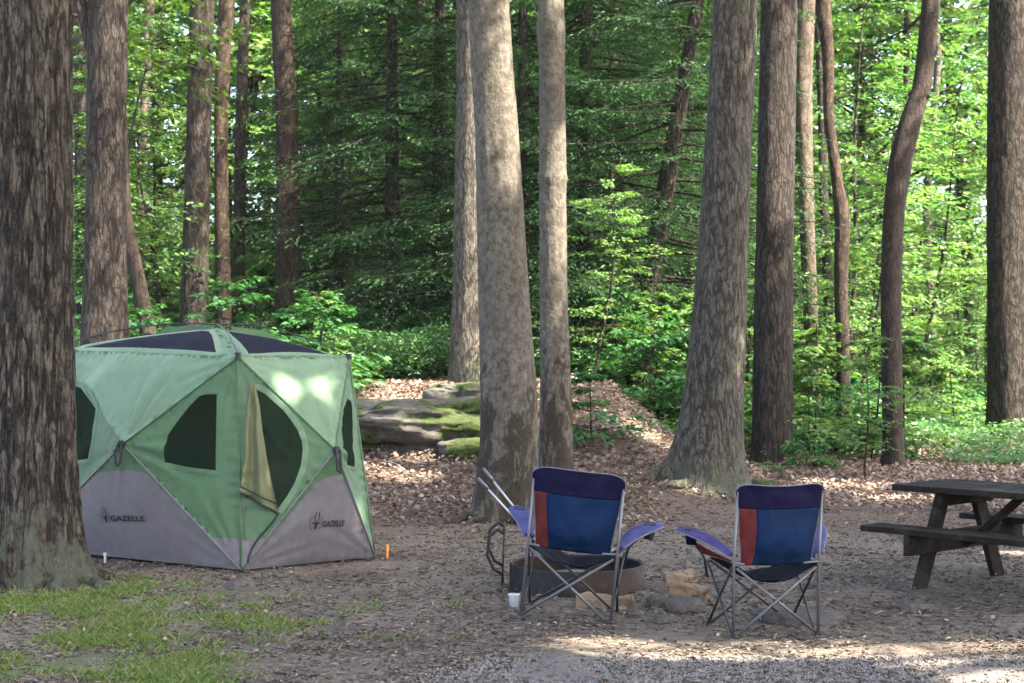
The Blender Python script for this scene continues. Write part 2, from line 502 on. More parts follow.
def tall_crown(name, mat, parent, origin, c, rad, seed, nclump=60, nspray=9, m=20, slen=1.1, L=.17, prune=True, limbs_from=None, bark=None):
    r = np.random.default_rng(seed)
    P, D, Nn, cen = crown_points(r, c, rad, nclump, nspray, m, slen)
    if prune:
        k = sunkeep(P); P, D, Nn = P[k], D[k], Nn[k]
    Ls = L * r.uniform(.7, 1.25, len(P))
    V, f = leaf_geo(P, D, Nn, Ls, Ls * .62)
    return link_mesh('crown', mesh_np(name + '_crown', V - np.asarray(origin), f), mat, parent), cen

def framed_tree(name, label, bark, Y, pts, top=15., crown=None, na=40, dz=.08, amp=0., fq=9., fzq=1.2, flare=.3, flare_h=.5, lobes=5, seed=1., extra=None, roots=(), stubs=()):
    """a tree whose trunk runs through the given picture points (column, row, width), base first"""
    b = at(pts[0][0], pts[0][1], Y)
    z0 = gzf(b.x, Y)
    path = []
    for i, (px, py, w) in enumerate(pts):
        p = at(px, py, Y); path.append([p.x, p.y, p.z, w / 2 / FPX * Y])
    path[0][2] = z0 - .12
    if path[1][2] < z0 + .15: path[1][2] = z0 + .2
    d = np.array(path[-1]) - np.array(path[-2]); d = d / max(d[2], .01)
    zt = path[-1][2]
    path.append([path[-1][0] + d[0] * 1.0, Y, zt + 1.5, path[-1][3] * .95])
    path.append([path[-1][0] + d[0] * 2.0, Y, top, path[-1][3] * .45])
    o = thing(name, label, 'tree', (b.x, Y, z0))
    org = np.array([b.x, Y, z0])
    parts = [trunk_geo(path, na, dz, zt + .6, flare, flare_h, lobes, amp, fq, fzq, seed, roots)]
    if extra:
        for e in extra:
            pe = []
            for (px, py, w) in e:
                p = at(px, py, Y); pe.append([p.x, p.y, p.z, w / 2 / FPX * Y])
            parts.append(trunk_geo(pe, 14, .1, 99, 0, .5, 5, 0, seed=seed))
    if crown is not None:
        c = (path[-1][0], Y, top - 1.5)
        rad = crown.get('rad', (4.2, 4.2, 3.2))
        co, cen = tall_crown(name, crown.get('mat', M_LEAF['canopy']), o, org, c, rad, int(seed * 100), crown.get('n', 55), crown.get('s', 8), 18, 1.1, crown.get('L', .18))
        A = np.tile(np.array(path[-2][:3]), (len(cen[::4]), 1)); A[:, 2] += np.linspace(0, top - A[0, 2] - 2, len(A))
        t = np.clip((A[:, 2] - path[-2][2]) / (path[-1][2] - path[-2][2]), 0, 1)
        A[:, 0] += t * (path[-1][0] - path[-2][0])
        parts.append(prisms(A, cen[::4], .07, .02, 5))
    for (ax, ay, bx, by, w) in stubs:
        a_, b_ = at(ax, ay, Y - .02), at(bx, by, Y - .08)
        parts.append(prisms([a_], [b_], w / 2 / FPX * Y, w / 2.6 / FPX * Y, 8))
    V, f = join_geo(parts)
    link_mesh('trunk', mesh_np(name + '_trunk', V - org, f, True), bark, o)
    return o

def add_roots(o, bark, specs):
    for (an, start, ln, r0, bend) in specs:
        pts = []; rs = []
        for i in range(11):
            t = i / 10
            a = an + bend * t + .12 * math.sin(t * 7 + an * 5)
            d = start + ln * t
            x, y = math.cos(a) * d, math.sin(a) * d
            z = gzf(o.location.x + x, o.location.y + y) - o.location.z
            pts.append((x, y, z + r0 * (1.3 * (1 - t) ** 2 - .25 * t + .3 * mn.noise(Vector((t * 4, an * 3, 1.)))))); rs.append(max(r0 * (1 - .8 * t), .008))
        Buf().tube(pts, rs, 10).build('root', bark, o, True)
SPARSE = dict(n=16, s=6, rad=(3., 3., 2.6), L=.15)
MID = dict(n=30, s=7, rad=(3.6, 3.6, 2.8), L=.16)
FULL = dict(n=60, s=9)

T_oak = framed_tree('oak_tree', 'massive furrowed grey-brown trunk at left edge in front of the green tent', M_BARK['oak'], 10.75,
    [(38, 583, 100), (37, 545, 88), (37, 500, 78), (36, 450, 74), (36, 400, 72), (36, 250, 68), (36, 100, 67), (36, 0, 67)], 14, FULL, 220, .014, .028, 9.5, 1.3, .14, .25, 5, 1.3, roots=((-.15, .22, .2), (-.75, .1, .3), (-1.3, .13, .22), (-1.95, .08, .3), (-2.6, .16, .2)))
T_map = framed_tree('maple_tree', 'smooth grey patchy trunk behind the left camp chair with sunlit dapples high up', M_BARK['maple'], 14.9,
    [(503, 522, 66), (506, 490, 60), (509, 440, 57), (508, 380, 54), (504, 300, 50), (498, 150, 43), (492, 60, 41), (489, 0, 40)], 15, SPARSE, 72, .04, .006, 3.5, 1.6, .35, .28, 5, 2.2, roots=((-2.75, .26, .10), (-1.9, .12, .12), (-.4, .12, .1)))
framed_tree('maple_tree', 'slim pale smooth trunk right beside the patchy grey trunk, scarred bark low down', M_BARK['maple'], 16.3,
    [(556, 505, 36), (556, 470, 34), (556, 400, 31), (554, 300, 28), (553, 195, 27), (553, 180, 30.5), (553, 166, 27), (552, 60, 26), (551, 24, 29), (551, 0, 26)], 13, SPARSE, 56, .05, .005, 4, 1.4, .2, .3, 5, 3.1)
T_ash = framed_tree('ash_tree', 'broad light grey trunk with flared roots between the two camp chairs', M_BARK['ash'], 17.0,
    [(706, 492, 84), (708, 460, 72), (712, 420, 64), (717, 360, 58), (722, 270, 52), (729, 130, 47), (735, 0, 45)], 16, SPARSE, 130, .03, .014, 8.5, 1.3, .3, .45, 5, 4.4, roots=((-2.95, .5, .2), (-2.2, .2, .16), (-1.5, .22, .1), (-.9, .16, .14), (-.2, .12, .2)))
framed_tree('oak_tree', 'dark straight furrowed trunk just right of the broad grey trunk', M_BARK['dark'], 21.3,
    [(774, 467, 48), (773, 440, 42), (773, 350, 40), (775, 200, 38), (779, 0, 37)], 16, SPARSE, 80, .05, .012, 8, 1.2, .25, .4, 5, 5.6)
framed_tree('crooked_tree', 'brown crooked trunk bending twice behind the picnic table with a broken stub', M_BARK['brown'], 21.0,
    [(893, 474, 26), (893, 440, 21), (892, 380, 21), (891, 300, 21), (892, 250, 21), (895, 200, 22), (903, 150, 24), (914, 110, 22), (922, 85, 19), (927, 40, 18), (931, 0, 18)], 14, SPARSE, 36, .07, .006, 5, 1.2, .25, .35, 4, 6.1,
    stubs=((914, 103, 929, 95, 8), (890, 225, 880, 214, 4)))
framed_tree('oak_tree', 'thick dark trunk cut off by the right edge behind the picnic table', M_BARK['dark'], 26.5,
    [(1015, 446, 56), (1014, 420, 50), (1012, 350, 47), (1011, 200, 45), (1013, 0, 44)], 17, SPARSE, 80, .06, .014, 8, 1.2, .2, .5, 5, 7.9)
framed_tree('oak_tree', 'tall grey-brown trunk behind the tent, forked low stem leaning off its left', M_BARK['dark'], 20.5,
    [(105, 410, 52), (105, 340, 46), (106, 250, 40), (107, 100, 38), (108, 0, 38)], 16, MID, 80, .05, .014, 8, 1.2, .2, .5, 5, 8.3,
    extra=[[(98, 75, 10), (90, 45, 11), (83, 15, 11), (76, -20, 11), (66, -60, 10)]])
framed_tree('oak_tree', 'grey deeply ridged trunk half hidden behind the patchy grey trunk', M_BARK['ash'], 23,
    [(470, 380, 42), (471, 310, 38), (472, 200, 35), (473, 100, 34), (473, 0, 33)], 16, SPARSE, 70, .06, .014, 8, 1.2, .2, .4, 5, 9.7)
framed_tree('maple_tree', 'dark straight trunk left of two thinner ones behind the tent roof', M_BARK['dark'], 27,
    [(192, 400, 32), (194, 320, 29), (197, 200, 26), (200, 60, 25), (202, 0, 25)], 17, SPARSE, 40, .08, .008, 6, 1.2, .2, .4, 5, 10.2)
framed_tree('maple_tree', 'thin dark trunk with torn reddish bark beside a dark straight trunk', M_BARK['red'], 28,
    [(223, 400, 18), (223, 300, 16), (221, 150, 14), (223, 60, 15), (227, 0, 16)], 15, SPARSE, 28, .1, .012, 6, 1.2, .2, .4, 4, 11.3)
framed_tree('maple_tree', 'thinnest dark trunk of three behind the tent roof, above its right mesh', M_BARK['dark'], 32,
    [(238, 390, 14), (238, 300, 12), (240, 150, 11), (243, 60, 11), (245, 0, 10)], 15, SPARSE, 24, .15, 0, flare=.2, seed=12.1)
framed_tree('maple_tree', 'grey trunk standing alone between tent and dark hemlocks', M_BARK['brown'], 29,
    [(289, 400, 27), (288, 300, 25), (288, 200, 23), (287, 120, 21), (283, 40, 21), (281, 0, 20)], 16, SPARSE, 40, .1, .01, 6, 1.2, .2, .4, 4, 13.4)
framed_tree('dark_tree', 'dark narrow trunk just left of the tall trunk behind the tent', M_BARK['dark'], 31,
    [(86, 400, 18), (85, 300, 17), (83, 150, 16), (80, 0, 15)], 15, SPARSE, 24, .15, 0, flare=.2, seed=14.)
framed_tree('dark_tree', 'dark leaning trunk behind the tent roof bending right to left as it rises', M_BARK['brown'], 24,
    [(152, 400, 17), (148, 330, 16), (136, 270, 15), (126, 220, 14), (122, 150, 12), (121, 80, 10)], 9, dict(n=14, s=5, rad=(1.8, 1.8, 1.6), L=.14), 24, .12, 0, flare=.2, seed=15.2)
framed_tree('pale_tree', 'sunlit pale trunk next to the dark leaning trunk behind the tent', M_BARK['pale'], 34,
    [(148, 390, 14), (147, 320, 13), (143, 250, 11), (141, 180, 10), (146, 80, 9), (150, 0, 9)], 14, SPARSE, 24, .15, 0, flare=.2, seed=16.9)
framed_tree('pale_tree', 'sunlit pale slender trunk right of the dark straight trunk on the right', M_BARK['pale'], 27,
    [(813, 440, 18), (813, 380, 15), (810, 300, 15), (806, 200, 16), (803, 90, 19), (806, 0, 19)], 15, SPARSE, 30, .1, .008, 6, 1.2, .2, .4, 4, 17.3)
framed_tree('crooked_tree', 'thin wavy reddish trunk between the pale slender trunk and the brown crooked one', M_BARK['red'], 24,
    [(843, 440, 15), (843, 360, 14), (841, 290, 14), (842, 220, 16), (837, 180, 12), (829, 120, 11), (828, 60, 12), (823, 0, 15)], 13, SPARSE, 28, .1, .012, 6, 2.5, .2, .4, 4, 18.1)
framed_tree('dark_tree', 'slender dark trunk between pale slender trunk and thin wavy reddish one', M_BARK['dark'], 33,
    [(828, 430, 11), (828, 300, 10), (824, 200, 9), (822, 100, 9), (818, 0, 9)], 14, SPARSE, 20, .2, 0, flare=.2, seed=19.)
framed_tree('dark_tree', 'slender curving grey trunk seen between the brown crooked trunk and right edge', M_BARK['ash'], 36,
    [(934, 440, 9), (932, 330, 8), (927, 230, 8), (930, 150, 7), (938, 60, 7), (930, 0, 8)], 14, SPARSE, 20, .2, 0, flare=.2, seed=20.)

add_roots(T_ash, M_BARK['ash'], [(-2.95, .42, .75, .085, .3), (-2.2, .38, .6, .07, -.2), (-1.55, .4, .7, .065, .35), (-.95, .36, .5, .07, -.3), (-.3, .36, .5, .06, .2)])
add_roots(T_map, M_BARK['maple'], [(-2.8, .3, .5, .06, .2), (-2.1, .28, .4, .05, -.3), (-1.2, .28, .45, .05, .3), (-.3, .28, .4, .05, 0.)])
add_roots(T_oak, M_BARK['oak'], [(-.3, .3, .42, .07, -.25), (-1.0, .32, .35, .055, .2), (.2, .3, .5, .06, .2)])

# out-of-frame neighbours whose crowns shade the camp
r_ = np.random.default_rng(5)
shade_spots = [(6.5, 4.0), (9.5, 8.5), (10.5, 1.0), (13.5, 5.5), (5.2, -2.0), (15.5, 11.0), (9.5, 12.0), (14.5, -2.5), (3.2, 2.2), (18, 2.5), (-5.5, 4.5), (12.5, -1.), (8.2, .5), (11.8, 4.2), (7.8, 7.0), (16, 0), (8.5, -3.5), (12, 8.5), (14.8, 14.2)]
for i, (x, y) in enumerate(shade_spots):
    z0 = gzf(x, y)
    hgt = r_.uniform(12.5, 15.5)
    o = thing('maple_tree', 'tall maple outside the picture whose crown shades the camp', 'tree', (x, y, z0), 0, 'maples around the camp outside the picture')
    org = np.array([x, y, z0])
    path = [[x, y, z0 - .1, .26], [x + .1, y, 4, .2], [x, y + .1, 9, .15], [x + .1, y, hgt, .05]]
    co, cen = tall_crown('shade_tree', M_LEAF['canopy'], o, org, (x, y, hgt - 1.5), (4.6, 4.6, 2.6), 500 + i, 80, 9, 18, 1.15, .24)
    V, f = join_geo([trunk_geo(path, 16, .3, 99, .3, .5, 5, 0, seed=i), prisms(np.tile([[x, y, hgt - 5]], (12, 1)), cen[::5][:12], .08, .02, 5)])
    link_mesh('trunk', mesh_np('shade_tree_trunk', V - org, f, True), M_BARK['oak'], o)

# ---------------- background woods: a few variants, copied
def variant_sapling(seed, h, nbr, leafL, mat, z0=.25, reach=1.3, m=14):
    r = np.random.default_rng(seed)
    bend = r.normal(0, .12, 2)
    def axis(z): return np.stack([bend[0] * z + .1 * np.sin(z * 1.3 + seed), bend[1] * z + .08 * np.cos(z * 1.1 + seed) , z], -1)
    zb = np.sort(r.uniform(z0, 1, nbr)) * h
    A = axis(zb)
    az = r.uniform(0, 2 * math.pi, nbr)
    ln = reach * (1.15 - zb / h * .85) * r.uniform(.6, 1.2, nbr)
    d = np.stack([np.cos(az), np.sin(az), r.uniform(-.05, .3, nbr)], 1)
    B = A + d * ln[:, None]
    # leafy sprays along each branch
    t = np.array([.3, .55, .8, 1.])
    bs = (A[:, None] + (B - A)[:, None] * t[None, :, None]).reshape(-1, 3)
    a2 = np.repeat(az, 4) + r.normal(0, .6, nbr * 4)
    d2 = np.stack([np.cos(a2), np.sin(a2), r.normal(-.05, .12, nbr * 4)], 1)
    P, D, Nn = sprays(bs, d2, np.repeat(ln, 4) * .5 * r.uniform(.7, 1.3, nbr * 4), m, r, .5, .12, .3)
    L = leafL * r.uniform(.65, 1.25, len(P))
    V, f = leaf_geo6(P, D, Nn, L, L * .58)
    crown = mesh_np('sapling_crown', V, f); crown.materials.append(mat)
    zz = np.linspace(-.1, h, 12); ax = axis(zz)
    rr = np.interp(zz, [0, h], [.012 + h * .006, .006])
    tv = prisms(ax[:-1], ax[1:], rr[:-1], rr[1:], 6)
    bv = prisms(A, B, .008 + ln * .004, .003, 4)
    V2, f2 = join_geo([tv, bv])
    tr = mesh_np('sapling_trunk', V2, f2, True); tr.materials.append(M_BARK['dark'])
    return crown, tr

def variant_tall(seed, h, base, rad, mat, L=.2, nclump=75, nspray=9, r0=.2, bark='oak'):
    r = np.random.default_rng(seed)
    zc = (h + base) / 2
    P, D, Nn, cen = crown_points(r, (0, 0, zc), (rad, rad, (h - base) / 2), nclump, nspray, 20, 1.25)
    Ls = L * r.uniform(.7, 1.25, len(P))
    V, f = leaf_geo(P, D, Nn, Ls, Ls * .62)
    crown = mesh_np('far_crown', V, f); crown.materials.append(mat)
    a, b = r.normal(0, .25, 2)
    path = [[0, 0, -.2, r0], [a * .3, b * .3, h * .25, r0 * .85], [a, b, h * .5, r0 * .65], [a * .7, b, h * .95, r0 * .15]]
    A = np.stack([np.full(len(cen), a * .7), np.full(len(cen), b * .8), np.clip(cen[:, 2] - 1.2, base * .7, h * .9)], 1)
    V2, f2 = join_geo([trunk_geo(path, 14, .4, 99, .3, .5, 5, 0, seed=seed), prisms(A[::2], cen[::2], .06, .015, 4)])
    tr = mesh_np('far_trunk', V2, f2, True); tr.materials.append(M_BARK[bark])
    return crown, tr

def variant_hemlock(seed, h, z0, reach, nb, r0=.2, lean=0., bare=.3):
    r = np.random.default_rng(seed)
    zb = z0 + (h - z0) * np.sort(r.uniform(0, 1, nb)) ** 1.15
    az = r.uniform(0, 2 * math.pi, nb)
    ln = reach * (1.05 - .8 * (zb - z0) / (h - z0)) * r.uniform(.65, 1.15, nb)
    A = np.stack([lean * zb, np.zeros(nb), zb], 1)
    d = np.stack([np.cos(az), np.sin(az), r.uniform(-.12, .12, nb)], 1)
    B = A + d * ln[:, None] - UP * (ln * .16)[:, None]
    ns = 15
    t = np.linspace(bare, 1, ns)
    bs = (A[:, None] + (B - A)[:, None] * t[None, :, None]).reshape(-1, 3)
    sg = np.tile(np.where(np.arange(ns) % 2 == 0, 1, -1), nb)
    a2 = np.repeat(az, ns) + sg * r.uniform(.5, 1.1, nb * ns)
    d2 = np.stack([np.cos(a2), np.sin(a2), r.normal(-.18, .1, nb * ns)], 1)
    sl = np.repeat(ln, ns) * np.tile(1.1 - .6 * t, nb) * .42 * r.uniform(.7, 1.3, nb * ns)
    P, D, Nn = sprays(bs, d2, sl, 28, r, .5, .22, .3)
    L = .095 * r.uniform(.6, 1.3, len(P))
    V, f = leaf_geo(P, D, Nn, L, L * .22, .05)
    crown = mesh_np('hemlock_crown', V, f); crown.materials.append(M_LEAF['hemlock'])
    path = [[0, 0, -.2, r0], [lean * h * .3, 0, h * .3, r0 * .8], [lean * h * .6, 0, h * .6, r0 * .5], [lean * h, 0, h, .02]]
    V2, f2 = join_geo([trunk_geo(path, 16, .3, 99, .25, .4, 5, 0, seed=seed), prisms(A, B, .012 + ln * .007, .004, 5)])
    tr = mesh_np('hemlock_trunk', V2, f2, True); tr.materials.append(M_BARK['dark'])
    return crown, tr

def plant(var, name, label, cat, group, x, y, rz, sc=1., sink=0., parts=('crown', 'trunk')):
    o = thing(name, label, cat, (x, y, gzf(x, y) - sink), rz, group)
    o.scale = (sc, sc, sc)
    for nm, me in zip(parts, var):
        c = bpy.data.objects.new(nm, me); COL.objects.link(c); c.parent = o
    return o

rb = np.random.default_rng(77)
def X_of(px, Y): return (px - CX) / FPX * Y

# hemlocks in the middle
HEM = [variant_hemlock(31, 12, 1.0, 3.8, 165, .18, 0., .12), variant_hemlock(32, 11, .8, 3.4, 155, .16, 0., .12), variant_hemlock(33, 12.5, 1.5, 4.0, 165, .21, 0., .12), variant_hemlock(34, 12.5, 2.2, 3.2, 110, .2, .17, .2)]
for px, Y, v, rz, lab in [
        (392, 29, 0, .3, 'dark hemlock with drooping boughs left of the ridged grey trunk'),
        (340, 33, 1, 1.9, 'dark hemlock nearest the lone grey trunk behind the tent'),
        (440, 31, 2, 2.7, 'dark hemlock whose low bough reaches behind the ridged grey trunk'),
        (523, 27, 1, 4.1, 'dark hemlock rising between the two smooth grey trunks'),
        (586, 28, 2, 5.2, 'dark hemlock just right of the slim pale trunk'),
        (612, 33, 0, 1.2, 'dark hemlock behind two others, midway to the broad grey trunk'),
        (628, 26, 3, 0., 'hemlock with a dark trunk leaning right left of the broad grey trunk'),
        (690, 34, 1, 3.3, 'dark hemlock seen just left of the broad grey trunk'),
        (420, 38, 2, .9, 'dark hemlock farthest back, between two drooping ones left of the ridged trunk'),
        (560, 38, 0, 2.3, 'dark hemlock standing deep behind the slim pale trunk'),
        (655, 40, 2, 4.9, 'dark hemlock deep in the woods behind the leaning dark trunk')]:
    plant(HEM[v], 'hemlock_tree', lab, 'tree', 'hemlocks in the middle of the woods', X_of(px, Y), Y, rz)

SAP = [variant_sapling(41, 5.5, 44, .09, M_LEAF['under'], .15, 1.5, 18), variant_sapling(42, 6.5, 52, .095, M_LEAF['lime'], .2, 1.7, 18), variant_sapling(43, 4.2, 36, .09, M_LEAF['under'], .12, 1.3, 18),
       variant_sapling(44, 7.5, 60, .095, M_LEAF['under'], .25, 1.8, 18), variant_sapling(45, 5., 40, .09, M_LEAF['lime'], .15, 1.5, 18)]
SHR = [variant_sapling(51, 1.4, 22, .10, M_LEAF['shrub'], .1, .75, 12), variant_sapling(52, 1.0, 18, .11, M_LEAF['shrub'], .08, .7, 12), variant_sapling(53, 1.9, 26, .11, M_LEAF['lime'], .12, .8, 12), variant_sapling(54, .7, 14, .10, M_LEAF['shrub'], .05, .55, 12)]
# plants one can pick out
for k, (px, Y, v, sc, rz) in enumerate([(575, 25.2, 1, 1.2, .2), (608, 24.6, 0, 1.2, 1.4), (637, 24.2, 2, 1.0, 2.2), (662, 23.2, 0, 1.3, 3.5), (684, 22.4, 1, 1.3, 4.2), (622, 25.5, 2, 1.25, 5.0), (652, 25.6, 2, 1.3, .8), (590, 27, 2, 1.3, 1.9),
                                        (318, 26.5, 0, .9, 1.), (352, 27, 0, .85, 2.), (385, 26.6, 1, .9, 3.), (415, 27.2, 0, .8, 4.), (446, 26.8, 1, .9, 5.), (370, 28.5, 2, .7, .4), (432, 28.8, 2, .7, 2.6)]):
    nm_ = 'bushes behind the leaf mound' if px > 560 else 'low bushes behind the boulder'
    plant(SHR[v], 'shrub', 'full leafy bush just behind the crest of the leaf mound' if px > 560 else 'low soft bush in the green band behind the long boulder', 'shrub', nm_, X_of(px, Y), Y, rz, sc)
plant(SAP[2], 'sapling', 'bright green sapling with flat layered leaves beside the crooked trunk', 'sapling', None, X_of(868, 19.5), 19.5, .4, .44)
plant(SHR[2], 'sapling', 'bright sapling rising just over the right corner of the tent', 'sapling', None, X_of(318, 24), 24, .9, .78)
plant(SAP[4], 'sapling', 'fresh green sapling filling the gap right of the slim pale trunk', 'sapling', None, X_of(598, 21.5), 21.5, 2.2, .62)
plant(SHR[1], 'shrub', 'small pale-green shrub on the leaf slope right of slim pale trunk', 'shrub', None, X_of(588, 18), 18, 1.2, .8)
plant(SHR[0], 'shrub', 'leafy shrub on the mound left of the broad grey trunk', 'shrub', None, X_of(655, 21.5), 21.5, 3.2, 1.1)
plant(SHR[3], 'shrub', 'low dark-leaved shrub at the foot of the dark straight furrowed trunk', 'shrub', None, X_of(800, 20.3), 20.3, 2., .8)
plant(SHR[2], 'shrub', 'thin upright shrub against the foot of the pale sunlit slender trunk', 'shrub', None, X_of(815, 21.5), 21.5, 4., .8)

G_S, L_S = 'understory saplings in the woods', 'young leafy understory tree among the trunks of the background woods'
n = 0
tries = 0
while n < 74 and tries < 3000:
    tries += 1
    Y = 22 + 30 * rb.uniform() ** 1.1
    px = rb.uniform(40, 1060)
    if 235 < px < 720 and Y < 36: continue
    if px <= 235 and Y < 25: continue
    if 660 < px < 830 and Y < 24: continue
    if 860 < px < 1080 and Y < 30: continue
    plant(SAP[int(rb.integers(5))], 'sapling', L_S, 'sapling', G_S, X_of(px, Y), Y, rb.uniform(0, 6.28), rb.uniform(.65, 1.25)); n += 1
G_R, L_R = 'shrubs on the forest floor', 'low green shrub of the undergrowth on the forest floor'
n = 0
while n < 110:
    Y = 20.5 + 22 * rb.uniform() ** 1.2
    px = rb.uniform(30, 1060)
    if px < 300 and Y < 22: continue
    if 320 < px < 560 and Y < 31: continue
    if 560 <= px < 670 and Y < 24: continue
    if 640 <= px < 790 and Y < 21.8: continue
    if px > 790 and Y < 21.8: continue
    if px > 925 and Y < 28: continue
    plant(SHR[int(rb.integers(4))], 'shrub', L_R, 'shrub', G_R, X_of(px, Y), Y, rb.uniform(0, 6.28), rb.uniform(.7, 1.3)); n += 1
TALL = [variant_tall(61, 20, 5., 4., M_LEAF['far'], .22, 70, 6, .2, 'oak'), variant_tall(62, 23, 7, 4.5, M_LEAF['far'], .22, 70, 6, .25, 'ash'), variant_tall(63, 17, 3., 3.6, M_LEAF['under'], .2, 70, 6, .16, 'dark'),
        variant_tall(64, 14, 1.8, 3.2, M_LEAF['far'], .2, 70, 6, .12, 'dark'), variant_tall(65, 19, 2.2, 4., M_LEAF['lime'], .22, 70, 6, .18, 'ash')]
G_T, L_T = 'tall trees of the far woods', 'distant leafy tree of the far woods behind the camp'
for row, (Y0, cnt) in enumerate([(38, 9), (46, 15), (55, 17), (66, 20), (80, 24)]):
    for i in range(cnt):
        px = -60 + (i + .5) / cnt * 1144 + rb.uniform(-40, 40)
        Y = Y0 + rb.uniform(-4, 4)
        if Y < 43 and 300 < px < 700: Y += 4
        if row > 1 and (870 < px < 1015 or 90 < px < 320) and rb.uniform() < .6: continue
        v = int(rb.integers(5)) if row < 3 else int(rb.choice([0, 2, 3, 4]))
        plant(TALL[v], 'forest_tree', L_T, 'tree', G_T, X_of(px, Y), Y, rb.uniform(0, 6.28), rb.uniform(.85, 1.2))

# ------------------------------------------------------------------ ground
def graded(a, b, fine0, fine1, d0, d1):
    out = [fine0]; d = d0
    while out[-1] < fine1: out.append(out[-1] + d0)
    d = d0
    while out[-1] < b: d = min(d * 1.18, d1); out.append(out[-1] + d)
    lo = []; d = d0; p = fine0
    while p > a: d = min(d * 1.18, d1); p -= d; lo.append(p)
    return np.array(lo[::-1] + out)
xs = graded(-320, 320, -7, 9, .12, 25); ys = graded(-120, 420, 6.5, 27, .12, 25)
XX, YY = np.meshgrid(xs, ys)
ZZ = gz(XX, YY)
nr = np.zeros_like(ZZ)
for j in range(len(ys)):
    if 6 < ys[j] < 28:
        for i in range(len(xs)):
            if -8 < xs[i] < 10:
                p = Vector((xs[i], ys[j], 0))
                nr[j, i] = mn.fractal(p * 1.6, 1., 2., 3) * .018
ZZ = ZZ + nr
V = np.stack([XX, YY, ZZ], 2).reshape(-1, 3)
nx = len(xs)
jj, ii = np.meshgrid(np.arange(len(ys) - 1), np.arange(nx - 1), indexing='ij')
f = np.stack([jj*nx+ii, jj*nx+ii+1, (jj+1)*nx+ii+1, (jj+1)*nx+ii], 2).reshape(-1, 4)

m, nt, out = new_mat('forest_ground')
pos = N(nt, 'ShaderNodeNewGeometry').outputs['Position']
sep = N(nt, 'ShaderNodeSeparateXYZ'); nt.links.new(pos, sep.inputs[0])
n1 = noise_tex(nt, pos, 1.1, 6, .62); n2 = noise_tex(nt, pos, 14, 6, .75); n3 = noise_tex(nt, pos, 70, 3, .7)
dirt = ramp(nt, n2, [(.3, (.06, .047, .037)), (.5, (.145, .12, .096)), (.72, (.245, .21, .172))])
dirt = mixc(nt, maprange(nt, n1, .42, .66, 0, .75), dirt, (.075, .062, .051))
dirt = mixc(nt, maprange(nt, n3, .54, .7, 0, .55), dirt, (.28, .235, .195))
grav = ramp(nt, n3, [(.3, (.10, .093, .089)), (.55, (.17, .16, .152)), (.75, (.24, .225, .21))])
litter = ramp(nt, noise_tex(nt, pos, 22, 5, .8), [(.3, (.04, .028, .021)), (.5, (.11, .08, .062)), (.7, (.22, .17, .138))])
moss = ramp(nt, n2, [(.3, (.03, .045, .014)), (.7, (.08, .12, .03))])
fy = mathn(nt, 'ADD', sep.outputs[1], mathn(nt, 'MULTIPLY', n1, 3.))
c = mixc(nt, maprange(nt, fy, 14.2, 16.6), dirt, litter)
gfy = mathn(nt, 'ADD', mathn(nt, 'ADD', sep.outputs[1], mathn(nt, 'MULTIPLY', n1, .9)), mathn(nt, 'MULTIPLY', maprange(nt, sep.outputs[0], -1.6, .4, 2.2, 0.), 1.))
c = mixc(nt, maprange(nt, gfy, 8.4, 8.65, .85, 0.), c, grav)
gl = mathn(nt, 'ADD', sep.outputs[0], mathn(nt, 'MULTIPLY', n1, 1.2))
gm = mathn(nt, 'MULTIPLY', maprange(nt, gl, -1.4, -.6, 1, 0), maprange(nt, sep.outputs[1], 10.6, 11.2, 1, 0))
c = mixc(nt, mathn(nt, 'MULTIPLY', gm, maprange(nt, n1, .42, .6, .1, .55)), c, (.10, .125, .045))
c = mixc(nt, mathn(nt, 'MULTIPLY', maprange(nt, sep.outputs[1], 23, 28), .75), c, moss)
p = N(nt, 'ShaderNodeBsdfPrincipled', Roughness=.95); p.inputs['Specular IOR Level'].default_value = .15
nt.links.new(c, p.inputs['Base Color'])
hb = mathn(nt, 'ADD', n2, mathn(nt, 'MULTIPLY', n3, .5))
nt.links.new(bump(nt, hb, .9, .03), p.inputs['Normal'])
nt.links.new(p.outputs[0], out.inputs[0])
tag(link_mesh('ground', mesh_np('ground', V, f, True), m), kind='structure', label='bare brown campsite dirt rising to a leaf-covered forest floor', cat='ground')

# fallen leaves, chips, gravel, grass
def scatter(n, ymin, ymax, r, pxa=-30, pxb=1054, pw=1.):
    Y = ymin + (ymax - ymin) * r.uniform(0, 1, n) ** pw
    px = r.uniform(pxa, pxb, n)
    X = (px - CX) / FPX * Y
    return X, Y
rl = np.random.default_rng(3)
X, Y = scatter(125000, 12.2, 27, rl, -60, 1084, .9)
dens = np.array([mn.noise(Vector((a * .6, b * .6, 3.))) for a, b in zip(X, Y)])
edge = np.where(X < 1.5, 13.6, 15.4) + dens * 2.4
keep = (rl.uniform(0, 1, len(X)) < np.clip((Y - edge) / 1.8, .015, 1))
X, Y = X[keep], Y[keep]
X2, Y2 = scatter(1300, 7.3, 13.5, rl)
X = np.concatenate([X, X2]); Y = np.concatenate([Y, Y2])
a = rl.uniform(0, 6.283, len(X))
P = np.stack([X, Y, gz(X, Y) + rl.uniform(.015, .06, len(X))], 1)
D = np.stack([np.cos(a), np.sin(a), rl.normal(0, .3, len(X))], 1)
Nn = UP + rl.normal(0, .45, (len(X), 3))
L = rl.uniform(.03, .075, len(X)) * np.interp(Y, [8, 13, 16], [.5, .62, 1.])
V, f = leaf_geo6(P, D, Nn, L, L * rl.uniform(.4, .75, len(X)), .22, rl.uniform(-.25, .4))
tag(link_mesh('leaf_litter', mesh_np('leaf_litter', V, f), M_LITTER), 'tan and brown fallen leaves strewn over the forest floor', 'leaf litter', kind='stuff')

